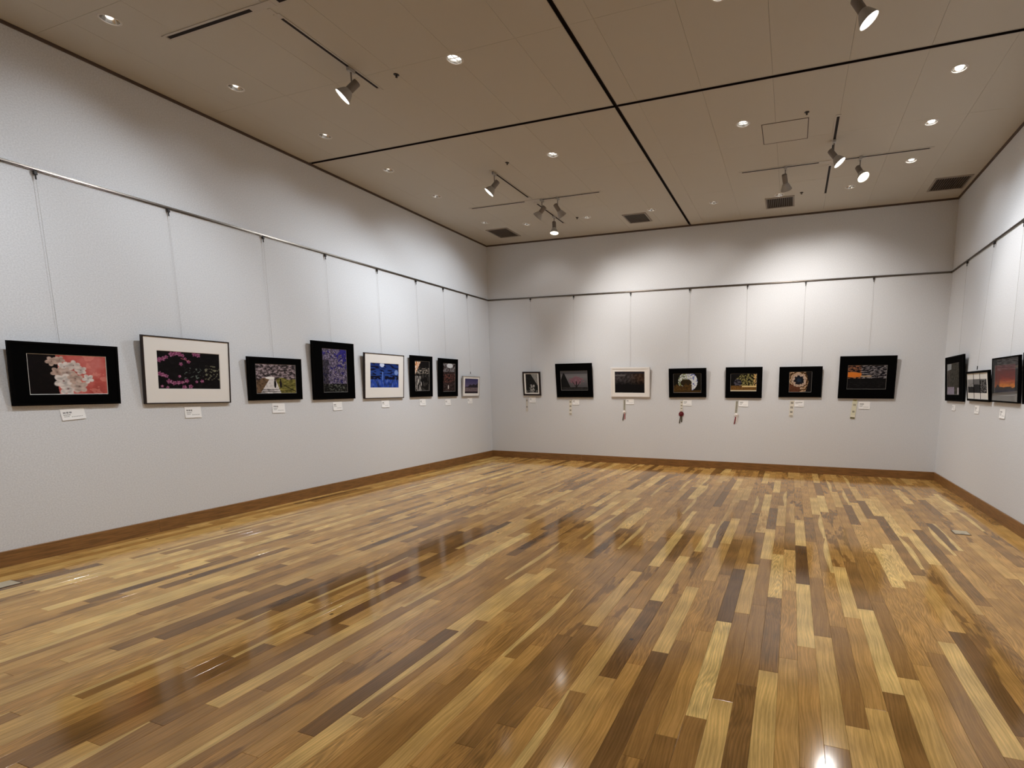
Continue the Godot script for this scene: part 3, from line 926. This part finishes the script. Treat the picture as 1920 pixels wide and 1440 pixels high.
	for s in strips:
		var sm := StandardMaterial3D.new()
		sm.resource_name = "strip_print"
		sm.albedo_texture = strip_texture(s[4])
		sm.roughness = 0.85
		sm.metallic_specular = 0.2
		var xf: Transform3D = wall_xf("B", s[0], s[1]) * Transform3D(Basis(Vector3(0, 0, 1), s[5]), Vector3.ZERO)
		single("award_strip", sheet_mesh(s[2], s[3], 0.006), sm, s[6], "paper strip", xf, "paper strips on the back wall")
	rosette(2.774, 0.935, "rosette_white", "ribbon_grey", "ribbon_pink", 0.030, "white rosette with dark tails under the white framed photo")
	rosette(3.812, 0.918, "rosette_red", "ribbon_olive", "ribbon_olive", 0.044, "dark red round rosette under the round opening photo")
	rosette(4.748, 0.922, "rosette_white", "ribbon_red", "ribbon_white", 0.034, "white rosette with red and white tails under the golden tree photo")

# a sheet of paper from its top left corner, bowed a little off the wall, printed on its face
func sheet_mesh(w: float, h: float, bow: float) -> ArrayMesh:
	var st := begin()
	var n := 6
	var t := 0.0012
	var zf := func(v: float) -> float: return 0.0022 + bow * v * v
	for i in n:
		var a := float(i) / n; var b := float(i + 1) / n
		var za: float = zf.call(a); var zb: float = zf.call(b)
		face(st, [Vector3(0, -h * b, zb), Vector3(w, -h * b, zb), Vector3(w, -h * a, za), Vector3(0, -h * a, za)], [Vector2(0, b), Vector2(1, b), Vector2(1, a), Vector2(0, a)])
		var e := Vector2(0.995, 0.995)
		face(st, [Vector3(w, -h * b, zb - t), Vector3(0, -h * b, zb - t), Vector3(0, -h * a, za - t), Vector3(w, -h * a, za - t)], [e, e, e, e])
		face(st, [Vector3(0, -h * b, zb - t), Vector3(0, -h * b, zb), Vector3(0, -h * a, za), Vector3(0, -h * a, za - t)], [e, e, e, e])
		face(st, [Vector3(w, -h * b, zb), Vector3(w, -h * b, zb - t), Vector3(w, -h * a, za - t), Vector3(w, -h * a, za)], [e, e, e, e])
	return st.commit()

# small marks like brush-written characters, too small to be read
func glyph(im: Image, x: int, y: int, s: int, c: Color, rng: RandomNumberGenerator) -> void:
	for i in 3:
		im.fill_rect(Rect2i(x, y + i * s / 3 + rng.randi_range(0, 1), s, maxi(1, s / 7)), c)
	for i in 2:
		im.fill_rect(Rect2i(x + s / 5 + i * s / 2 + rng.randi_range(-1, 1), y, maxi(1, s / 7), s), c)

func card_texture(style: int) -> ImageTexture:
	var im := Image.create(144, 100, false, Image.FORMAT_RGB8)
	im.fill(srgb(250, 249, 247))
	var rng := RandomNumberGenerator.new(); rng.seed = 5 + style
	var ink := srgb(46, 42, 42)
	var pale := srgb(112, 108, 106)
	var title: int = [3, 3, 2, 6][style]
	for i in title: glyph(im, 14 + i * 18, 26, 15, ink, rng)
	for i in 4: glyph(im, 14 + i * 11, 50, 8, ink if style < 2 else pale, rng)
	if style < 2:
		for i in 3: glyph(im, 16 + i * 11, 64, 8, pale, rng)
	for i in 7: glyph(im, 60 + i * 10, 70, 6, pale, rng)
	return ImageTexture.create_from_image(im)

func strip_texture(style: int) -> ImageTexture:
	var im := Image.create(40, 200, false, Image.FORMAT_RGB8)
	im.fill([srgb(206, 200, 190), srgb(226, 220, 206), srgb(198, 194, 178), srgb(222, 218, 192)][style])
	var rng := RandomNumberGenerator.new(); rng.seed = 50 + style
	var ink := srgb(44, 40, 30)
	if style == 0:
		for y in [24, 120]: glyph(im, 8, y, 22, ink, rng)
	elif style == 1:
		for y in [18, 76, 132]: glyph(im, 8, y, 24, ink, rng)
		im.fill_rect(Rect2i(4, 186, 32, 6), srgb(110, 102, 84))
	elif style == 2:
		for k in 7: glyph(im, 8, 6 + k * 27, 24, ink, rng)
	else:
		im.fill_rect(Rect2i(4, 0, 28, 16), srgb(176, 168, 122))
		for y in [46, 118]: glyph(im, 10, y, 20, ink, rng)
		im.fill_rect(Rect2i(2, 166, 36, 12), srgb(232, 226, 206))
		im.fill_rect(Rect2i(2, 186, 36, 12), srgb(84, 76, 50))
	return ImageTexture.create_from_image(im)

func rosette(x: float, y: float, flower: String, tail1: String, tail2: String, r: float, label: String) -> void:
	var t := thing("award_rosette", label, "rosette", wall_xf("B", x, y, 0.004), "rosettes on the back wall")
	# ruffled disc
	var st := begin()
	var seg := 36
	var mid := Vector3(0, 0, 0.012)
	for k in seg:
		var p := []
		for j in [k, k + 1]:
			var th: float = TAU * j / seg
			var rr := r * (1.0 + 0.05 * cos(th * 9.0))
			p.append(Vector3(cos(th) * rr, sin(th) * rr, 0.008 + 0.005 * sin(th * 12.0)))
		face(st, [mid, p[0], p[1]])
		face(st, [Vector3.ZERO, p[1] * Vector3(1, 1, 0.2), p[0] * Vector3(1, 1, 0.2)])
		face(st, [p[0] * Vector3(1, 1, 0.2), p[1] * Vector3(1, 1, 0.2), p[1], p[0]])
	part("ruffle", st.commit(), M[flower], t)
	part("centre", lathe_mesh([Vector2(r * 0.45, 0.0), Vector2(r * 0.42, 0.006), Vector2(r * 0.2, 0.011), Vector2(0.0, 0.012)], 24, Transform3D(Basis(Vector3(1, 0, 0), PI / 2.0), Vector3(0, 0, 0.009))), M[flower], t)
	var k := 0
	for m in [tail1, tail2]:
		var s := -1.0 if k == 0 else 1.0
		var q := begin()
		var w := 0.019
		var n := 5
		var l := 0.13 - 0.02 * k
		for i in n:
			var a := float(i) / n; var b := float(i + 1) / n
			var xa := s * (0.007 + 0.012 * a) - 0.012 * a; var xb := s * (0.007 + 0.012 * b) - 0.012 * b
			var za := 0.005 + 0.004 * sin(a * 4.0 + k); var zb := 0.005 + 0.004 * sin(b * 4.0 + k)
			face(q, [Vector3(xb - w / 2, -r * 0.7 - l * b, zb), Vector3(xb + w / 2, -r * 0.7 - l * b, zb), Vector3(xa + w / 2, -r * 0.7 - l * a, za), Vector3(xa - w / 2, -r * 0.7 - l * a, za)])
			face(q, [Vector3(xb + w / 2, -r * 0.7 - l * b, zb - 0.001), Vector3(xb - w / 2, -r * 0.7 - l * b, zb - 0.001), Vector3(xa - w / 2, -r * 0.7 - l * a, za - 0.001), Vector3(xa + w / 2, -r * 0.7 - l * a, za - 0.001)])
		part("ribbon_tail", q.commit(), M[m], t)
		k += 1

# ------------------------------------------------------------------ the prints

func N(x: float, y: float) -> float:
	return noise.get_noise_2d(x, y)

func F(x: float, y: float) -> float:
	return fbm.get_noise_2d(x, y)

func blob(u: float, v: float, cx: float, cy: float, rx: float, ry: float) -> float:
	return smoothstep(1.1, 0.8, Vector2((u - cx) / rx, (v - cy) / ry).length())

func flower(u: float, v: float, cx: float, cy: float, r: float, asp: float) -> float:
	var d := Vector2((u - cx) * asp, v - cy)
	var lim := r * (0.62 + 0.38 * absf(cos(d.angle() * 2.5 + cx * 7.0)))
	return smoothstep(lim * 1.05, lim * 0.85, d.length())

func art_texture(id: String, w: float, h: float) -> ImageTexture:
	var iw := int(w * 420.0)
	var ih := int(h * 420.0)
	var im := Image.create(iw, ih, false, Image.FORMAT_RGB8)
	var asp := w / h
	for y in ih:
		for x in iw:
			im.set_pixel(x, y, art(id, (x + 0.5) / iw, (y + 0.5) / ih, asp))
	return ImageTexture.create_from_image(im)

func art(id: String, u: float, v: float, asp: float) -> Color:
	var c := Color.BLACK
	match id:
		"blossom":
			var n := F(u * 2.2, v * 1.6)
			c = srgb(190, 88, 80).lightened(0.22 * clampf(n + 0.15, 0, 1)).darkened(0.3 * clampf(-n, 0, 1))
			if F(u * 5 + 3, v * 4) > 0.22: c = c.lerp(srgb(226, 150, 136), 0.5)
			if u < 0.35 + 0.03 * n: c = srgb(10, 6, 7).lerp(srgb(40, 20, 22), clampf(F(u * 8, v * 8), 0, 1) * 0.5)
			for p in [[0.29, 0.17, 0.12], [0.39, 0.13, 0.10], [0.44, 0.30, 0.13], [0.35, 0.44, 0.13], [0.47, 0.45, 0.15], [0.56, 0.26, 0.13], [0.65, 0.38, 0.12], [0.42, 0.66, 0.19], [0.57, 0.60, 0.15], [0.47, 0.86, 0.17], [0.62, 0.80, 0.17], [0.74, 0.60, 0.12]]:
				var f := flower(u, v, p[0], p[1], p[2] * 1.1, asp)
				var d: float = Vector2((u - p[0]) * asp, v - p[1]).length() / p[2]
				var w := srgb(228, 218, 212).lerp(srgb(176, 140, 122), clampf(N(p[0] * 31, p[1] * 17) + 0.1, 0, 0.7))
				c = c.lerp(w.darkened(clampf(0.22 * (0.9 - d) + 0.14 * N(u * 12, v * 12), 0, 1)), f)
				if d < 0.11: c = c.lerp(srgb(110, 72, 70), 0.6)
		"magenta":
			c = srgb(10, 7, 9).lightened(0.08 * clampf(F(u * 7, v * 7), 0, 1))
			for p in [[0.03, 0.24, 0.07], [0.09, 0.21, 0.06], [0.14, 0.16, 0.05], [0.22, 0.08, 0.07], [0.28, 0.05, 0.06], [0.34, 0.06, 0.07], [0.39, 0.10, 0.05], [0.48, 0.26, 0.05], [0.43, 0.18, 0.04], [0.58, 0.05, 0.06], [0.64, 0.07, 0.06], [0.36, 0.33, 0.05], [0.03, 0.60, 0.06], [0.08, 0.63, 0.06], [0.13, 0.66, 0.05], [0.17, 0.80, 0.07], [0.24, 0.84, 0.06], [0.31, 0.83, 0.06], [0.37, 0.82, 0.05], [0.44, 0.78, 0.06], [0.40, 0.95, 0.06], [0.50, 0.93, 0.06], [0.60, 0.80, 0.04], [0.69, 0.78, 0.05], [0.33, 0.66, 0.04], [0.06, 0.93, 0.04], [0.14, 0.96, 0.04]]:
				var f := flower(u, v, p[0], p[1], p[2] * 1.1, asp)
				c = c.lerp(srgb(140, 62, 104).lerp(srgb(206, 150, 176), clampf(N(u * 26 + p[0] * 9, v * 22) + 0.25, 0, 1)), f * 0.85)
			if absf((u - 0.45) * 0.5 - (v - 0.22)) < 0.012 and u > 0.36 and u < 0.52: c = srgb(150, 84, 90)
			var g := F(u * 13.0, v * 11.0)
			if u > 0.4 and v > 0.42 and v < 0.72 and g > 0.2: c = c.lerp(srgb(96, 106, 100), smoothstep(0.2, 0.4, g))
			if u > 0.74 and v > 0.34 and v < 0.75 and g > 0.05: c = c.lerp(srgb(128, 124, 100), smoothstep(0.05, 0.3, g) * 0.8)
		"path":
			var n := F(u * 8, v * 9)
			c = srgb(150, 132, 136).lightened(0.3 * clampf(n, 0, 1)).darkened(clampf(0.25 - n, 0, 1) * 1.1)
			if absf(N(u * 5 + v * 2, v * 6 - u * 2)) < 0.06: c = srgb(44, 34, 36)
			var edge := 0.50 + 0.06 * N(u * 4, 3)
			if v > edge:
				c = srgb(118, 112, 54).lerp(srgb(168, 156, 90), clampf(N(u * 5, v * 18), 0, 1)) if u > 0.5 else srgb(112, 88, 66)
				c = c.darkened(0.55 * clampf(0.25 - n, 0, 1))
				var half := 0.05 + (v - 0.45) * 0.38
				if absf(u - 0.40 + (v - 0.5) * 0.1) < half: c = srgb(216, 210, 208).darkened(clampf(0.3 * n + (0.5 if v > 0.84 and N(u * 3, v * 22) > 0 else 0.0), 0, 1))
			c = c.lerp(srgb(236, 232, 228), blob(u, v, 0.34, 0.47, 0.12, 0.05))
			for p in [0.46, 0.60]:
				if blob(u, v, p, 0.68, 0.03, 0.14) > 0.5 or blob(u, v, p, 0.53, 0.018, 0.035) > 0.5: c = srgb(24, 18, 20)
			if v > 0.70 and absf(u - 0.66 - (v - 0.70) * 1.4) < 0.025: c = c.darkened(0.6)
		"cherry":
			var n := F(u * 5, v * 8)
			var sky := srgb(46, 40, 126).lerp(srgb(24, 20, 66), v)
			c = sky
			var lim := -0.34 + 0.85 * smoothstep(0.45, 1.0, u) * smoothstep(0.55, 0.0, v)
			if n > lim: c = srgb(112, 101, 128).lerp(srgb(170, 158, 176), clampf(N(u * 14, v * 22) * 1.3, 0, 1)).darkened(clampf(0.6 * (0.3 - F(u * 9 + 4, v * 15)), 0, 0.7))
			if absf(N(u * 2.5 + v * 3.0, v * 4.0 - u * 3.0)) < 0.05: c = srgb(26, 18, 28)
			if v > 0.80: c = srgb(96, 98, 88).darkened(clampf(0.9 - 1.6 * F(u * 8, v * 16) - 0.2, 0, 0.9))
			if u < 0.25 - 0.1 * n and v > 0.25: c = c.darkened(0.45)
		"moon":
			c = srgb(40, 72, 146).lerp(srgb(22, 38, 98), absf(v - 0.45) * 1.6)
			var n := N(u * 3.0, v * 12.0)
			if v < 0.62 and n > 0.28: c = srgb(10, 14, 44)
			if v > 0.52 and v < 0.66 and (u < 0.35 or u > 0.5) and N(u * 6, v * 5) > -0.25: c = srgb(8, 10, 34)
			if v > 0.66: c = srgb(34, 66, 160).lightened(0.35 * clampf(N(u * 26, v * 4), 0, 1)).darkened(0.5 * clampf(-N(u * 8, v * 3), 0, 1))
			if blob(u, v, 0.40, 0.07, 0.085, 0.095) > 0.5: c = srgb(206, 216, 240)
			if blob(u, v, 0.91, 0.36, 0.07, 0.11) > 0.5: c = srgb(124, 150, 206)
			if absf(u - 0.42) < 0.02 and v > 0.34 and v < 0.7: c = srgb(90, 122, 200)
		"heron":
			c = srgb(12, 10, 10)
			var w := N(u * 22, v * 3)
			if F(u * 5, v * 5) > 0.08 and v > 0.2: c = srgb(70, 66, 62).darkened(0.5 * clampf(0.4 - w, 0, 1))
			if u < 0.45 and v > 0.5 and w > 0.25: c = srgb(190, 184, 178)
			if v > 0.24 and v < 0.42 and F(u * 9, v * 12) > 0.1: c = srgb(156, 146, 134)
			if u + v * 0.9 < 0.42 and v > 0.02: c = srgb(196, 124, 68).lerp(srgb(236, 220, 206), clampf(N(u * 9, v * 9) + 0.5, 0, 1))
		"autumn":
			var n := F(u * 8, v * 10)
			c = srgb(54, 38, 36).lightened(0.2 * clampf(n, 0, 1)).darkened(0.75 * clampf(0.25 - n, 0, 1))
			if v < 0.3 and F(u * 6, v * 6) > -0.12: c = c.lerp(srgb(176, 178, 184), 0.55)
			if blob(u, v, 0.55, 0.08, 0.26, 0.09) > 0.5: c = srgb(214, 216, 220)
			if v > 0.38 and v < 0.68 and n > 0.1: c = srgb(104, 62, 54)
			if blob(u, v, 0.42, 0.84, 0.04, 0.08) > 0.5: c = srgb(212, 206, 196)
		"hill":
			c = srgb(58, 54, 96).lerp(srgb(104, 92, 120), v * 1.8)
			if v > 0.44 + 0.10 * N(u * 3, 2) - 0.2 * (u - 0.4): c = srgb(44, 38, 46)
			if v > 0.6: c = srgb(112, 96, 100).lightened(0.4 * clampf(F(u * 14, v * 14), 0, 1)).darkened(0.5 * clampf(-F(u * 9, v * 9), 0, 1))
			if v > 0.86: c = srgb(44, 36, 40)
		"falls":
			var n := F(u * 9, v * 9)
			c = srgb(32, 31, 30).lightened(0.12 * clampf(n, 0, 1))
			if u > 0.42 + v * 0.9: c = srgb(150, 147, 142).darkened(0.3 * clampf(-n, 0, 1))
			if v > 0.55 and absf(u - 0.5 + 0.1 * N(v * 5, 1)) < 0.18 and N(u * 18, v * 5) > -0.1: c = srgb(176, 174, 170)
			if v > 0.86 and n > 0: c = srgb(120, 118, 114)
		"mist":
			c = srgb(112, 110, 112).lerp(srgb(60, 58, 62), absf(v - 0.3) * 1.3)
			if v < 0.16: c = srgb(70, 68, 70)
			if u < 0.10 + v * 0.3 and v > 0.12 and u > 0.12 - v * 0.25: c = srgb(20, 20, 20)
			var n := F(u * 9, v * 9)
			if Vector2((u - 0.58) / 0.30, (v - 0.50) / 0.24).length() < 0.8 + 0.5 * n: c = srgb(118, 84, 94).lightened(0.15 * clampf(n, 0, 1))
			if v > 0.55 and v < 0.9 and (absf(u - 0.58) < 0.018 or absf(u - 0.58 - (0.85 - v) * 0.5) < 0.012 or absf(u - 0.58 + (0.85 - v) * 0.5) < 0.012): c = srgb(24, 18, 20)
			if v > 0.84: c = srgb(44, 42, 42).darkened(0.4 * clampf(n + 0.3, 0, 1))
		"lake":
			c = srgb(13, 11, 12)
			if v < 0.6:
				var n := F(u * 8, v * 5)
				c = srgb(58, 52, 52).lerp(srgb(64, 44, 30), smoothstep(0.4, 0.9, u)).lightened(0.18 * clampf(n, 0, 1)).darkened(0.6 * clampf(0.1 - n, 0, 1) + 0.5 * smoothstep(0.35, 0.6, v))
			if v > 0.14 and v < 0.22 and u < 0.36: c = srgb(92, 88, 88)
			if v < 0.1: c = srgb(38, 36, 42)
		"window":
			c = srgb(18, 16, 10)
			var d := Vector2((u - 0.52) * asp, v - 0.42).length()
			var n := F(u * 8, v * 8)
			if d < 0.52:
				c = srgb(214, 218, 220).lerp(srgb(120, 132, 84), smoothstep(0.0, 0.25, n) * smoothstep(0.75, 0.3, u))
				if n < -0.22: c = srgb(84, 92, 160) if u > 0.5 else srgb(60, 66, 30)
			if Vector2((u - 0.46) * asp / 0.30, (v - 0.48) / 0.20).length() < 1.0 and v > 0.3: c = srgb(44, 34, 18)
			if v > 0.58 + 0.1 * N(u * 6, 5) and u < 0.66: c = srgb(84, 60, 26).darkened(0.5 * clampf(0.2 - n, 0, 1))
			if v > 0.88: c = srgb(66, 48, 20)
		"lit_tree":
			c = srgb(10, 9, 10)
			var n := F(u * 10, v * 8)
			if Vector2((u - 0.6) / 0.42, (v - 0.45) / 0.45).length() < 1.0 and n > -0.05: c = srgb(112, 104, 54).lightened(0.35 * clampf(n, 0, 1))
			if Vector2((u - 0.28) / 0.15, (v - 0.52) / 0.22).length() < 1.0: c = srgb(78, 74, 84) if n > 0 else srgb(26, 26, 32)
			if u > 0.88 and v < 0.8 and n > -0.1: c = srgb(190, 156, 98)
			if v > 0.68: c = srgb(214, 188, 132) if v < 0.76 and u > 0.45 else srgb(120, 84, 40).darkened(0.4 * clampf(0.2 - n, 0, 1))
			if v > 0.92: c = srgb(196, 182, 150)
		"spiral":
			c = srgb(16, 12, 12)
			var d := Vector2((u - 0.45) * asp, v - 0.42)
			var r := d.length() + 0.05 * N(cos(d.angle()) * 2, sin(d.angle()) * 2)
			var n := F(u * 10, v * 10)
			if u < 0.86 - 0.25 * absf(v - 0.5):
				var rings := sin(r * 44.0 + d.angle() + n * 2.5)
				c = srgb(132, 92, 52).lightened(0.45 * clampf(rings, 0, 1)).darkened(0.65 * clampf(-rings, 0, 1))
				if v > 0.62 and u < 0.5: c = srgb(92, 54, 36).darkened(0.5 * clampf(-n, 0, 1))
			if r < 0.34: c = srgb(196, 170, 150).darkened(0.4 * clampf(n + 0.3, 0, 1))
			if r < 0.22: c = srgb(20, 22, 30)
			if r < 0.10: c = srgb(34, 46, 62)
		"clouds":
			c = srgb(10, 9, 10)
			if v < 0.55:
				var n := F(u * 7 + v * 2, v * 15)
				c = srgb(20, 18, 24)
				if n > 0.05: c = srgb(116, 110, 112).lightened(0.25 * clampf(n, 0, 1))
				if n > 0.0 and u < 0.35: c = srgb(140, 92, 64)
			if v > 0.28 and v < 0.50 and u < 0.36 and absf(v - 0.40) < 0.12 - 0.2 * maxf(0, u - 0.1): c = srgb(208, 116, 42)
			if v > 0.42 and v < 0.49 and u > 0.34 and u < 0.62: c = srgb(160, 140, 116)
			if v > 0.6 and N(u * 8, v * 20) > 0.5: c = srgb(30, 28, 28)
		"stream":
			var n := F(u * 8, v * 9)
			c = srgb(58, 55, 46).lightened(0.15 * clampf(n, 0, 1)).darkened(0.55 * clampf(0.15 - n, 0, 1))
			if u < 0.35 and v < 0.2 - 0.3 * (u - 0.2) * 0.4: c = srgb(142, 146, 148)
			if absf(u - 0.16 - 0.05 * N(v * 3, 4)) < 0.06 and v > 0.2 and v < 0.75: c = srgb(72, 62, 56)
			if v > 0.75 and u < 0.6: c = srgb(142, 134, 150).darkened(0.35 * clampf(-n, 0, 1))
			if v > 0.78 and u > 0.85: c = srgb(176, 170, 176)
		"triptych0", "triptych1", "triptych2":
			var k := int(id.right(1))
			var n := F(u * 4 + k * 5, v * 8)
			c = srgb(226, 224, 220)
			if v > 0.22 and v < 0.76:
				c = srgb(150, 149, 148).darkened(0.3 * clampf(-n, 0, 1) + 0.2 * (v - 0.2))
				var line: float = [0.52, 0.42, 0.26][k] + 0.03 * N(u * 5 + k, 1)
				if v > line: c = srgb(26, 25, 27).lightened(0.12 * clampf(n, 0, 1))
				if k == 2 and v > line and N(u * 3 + v * 6, v * 9 - u * 4) > 0.2: c = srgb(120, 119, 118)
				if k == 1 and v < 0.42: c = srgb(104, 103, 103)
		"sunset":
			var n := F(u * 3, v * 9)
			var a := srgb(84, 30, 40); var b := srgb(150, 44, 28); var d := srgb(240, 146, 48)
			c = a.lerp(b, clampf(v * 2.2, 0, 1)) if v < 0.45 else b.lerp(d, clampf((v - 0.45) * 4.5, 0, 1))
			c = c.darkened(0.4 * clampf(-n, 0, 1))
			if u < 0.25: c = c.lerp(srgb(100, 36, 30), 0.5)
			if v > 0.74 - 0.10 * clampf(1.0 - absf(u - 0.16) * 9.0, 0, 1) + 0.02 * N(u * 7, 3) - 0.03 * clampf(1.0 - absf(u - 0.66) * 5.0, 0, 1): c = srgb(30, 16, 16)
			if v > 0.82: c = srgb(20, 24, 56)
			if v > 0.9: c = srgb(26, 24, 26)
		_:
			c = srgb(18, 20, 30).lightened(0.2 * clampf(F(u * 5, v * 5), 0, 1))
	return c

# ------------------------------------------------------------------ ceiling fittings

func build_ceiling_details() -> void:
	var vents := [
		[0.545, 0.365, 0.955, 0.835, "grey square ceiling vent in the far left corner"],
		[2.985, 0.400, 3.365, 0.815, "grey square ceiling vent just left of the dark joint"],
		[5.120, 0.395, 5.520, 0.815, "dark slatted ceiling vent in the middle of the back row"],
		[7.215, 0.395, 7.640, 0.845, "dark ceiling vent in the far right corner"]]
	for v in vents:
		var w: float = v[2] - v[0]; var d: float = v[3] - v[1]
		var t := thing("ceiling_vent", v[4], "vent", Transform3D(Basis(Vector3(1, 0, 0), PI / 2.0), Vector3((v[0] + v[2]) / 2, H, (v[1] + v[3]) / 2)), "square vents along the back of the ceiling")
		# local z points down, x along the room's width, y towards the viewer
		var f := 0.022
		var st := begin()
		ring(st, -w / 2, -d / 2, w / 2, d / 2, [-w / 2 + f, -d / 2 + f, w / 2 - f, d / 2 - f], 0.0, 0.010, 0.003)
		part("frame", st.commit(), M.vent_frame, t)
		part("backing", box_mesh(Vector3(-w / 2 + f, -d / 2 + f, 0.0), Vector3(w / 2 - f, d / 2 - f, 0.002)), M.vent_dark, t)
		var n := 14
		for i in n:
			var x := -w / 2 + f + (w - 2 * f) * (i + 0.5) / n
			part("slat", box_mesh(Vector3(x - 0.004, -d / 2 + f, 0.002), Vector3(x + 0.004, d / 2 - f, 0.008)), M.vent_slat, t)
	# access hatch
	var cx := (5.191 + 5.645) / 2.0; var cz := (2.455 + 2.891) / 2.0
	var hw := 0.228; var hd := 0.219
	var hatch := thing("access_hatch", "square ceiling access hatch with a thin dark outline", "hatch", Transform3D(Basis(Vector3(1, 0, 0), PI / 2.0), Vector3(cx, H, cz)))
	var st := begin()
	ring(st, -hw, -hd, hw, hd, [-hw + 0.008, -hd + 0.008, hw - 0.008, hd - 0.008], 0.0, 0.003)
	part("frame", st.commit(), M.trim_brown, hatch)
	part("door_panel", box_mesh(Vector3(-hw + 0.009, -hd + 0.009, 0.0), Vector3(hw - 0.009, hd - 0.009, 0.0025)), M.ceiling_board, hatch)
	var sp := [
		[2.274, 4.728, "small dark sprinkler head beside the end of the upper left track"],
		[2.271, 2.954, "small dark sprinkler head near the left track's near end"],
		[2.279, 0.916, "small dark sprinkler head by the far end of the left track"],
		[5.623, 2.995, "small dark sprinkler head by the corner of the access hatch"],
		[5.610, 0.887, "small dark sprinkler head by the slatted vent right of the joint"]]
	for s in sp:
		var t := thing("sprinkler_head", s[2], "sprinkler", Transform3D(Basis(), Vector3(s[0], H, s[1])), "sprinkler heads in the ceiling")
		part("plate", lathe_mesh([Vector2(0.0, -0.004), Vector2(0.018, -0.004), Vector2(0.024, 0.0)], 20), M.sprinkler_dark, t)
		part("nozzle", lathe_mesh([Vector2(0.0, -0.024), Vector2(0.010, -0.022), Vector2(0.010, -0.018), Vector2(0.005, -0.015), Vector2(0.007, -0.004)], 14), M.sprinkler_dark, t)

# ------------------------------------------------------------------ floor outlets

func build_floor_details() -> void:
	for s in [[7.205, 3.10, 0.14, 0.145, "metal floor outlet cover near the right wall"], [0.50, 6.79, 0.15, 0.15, "metal floor outlet cover at the photo's left edge"]]:
		var t := thing("floor_outlet", s[4], "outlet", Transform3D(Basis(), Vector3(s[0], 0, s[1])), "metal outlet covers in the floor")
		var w: float = s[2] / 2; var d: float = s[3] / 2
		var st := begin()
		box(st, Vector3(-w, 0, -d), Vector3(w, 0.003, d), 0.001)
		part("rim", st.commit(), M.trim_brown, t)
		part("lid", box_mesh(Vector3(-w + 0.008, 0.003, -d + 0.008), Vector3(w - 0.008, 0.005, d - 0.008), 0.001), M.steel, t)
		part("latch", box_mesh(Vector3(-0.018, 0.005, d - 0.03), Vector3(0.018, 0.0065, d - 0.018), 0.0005), M.housing_dark, t)
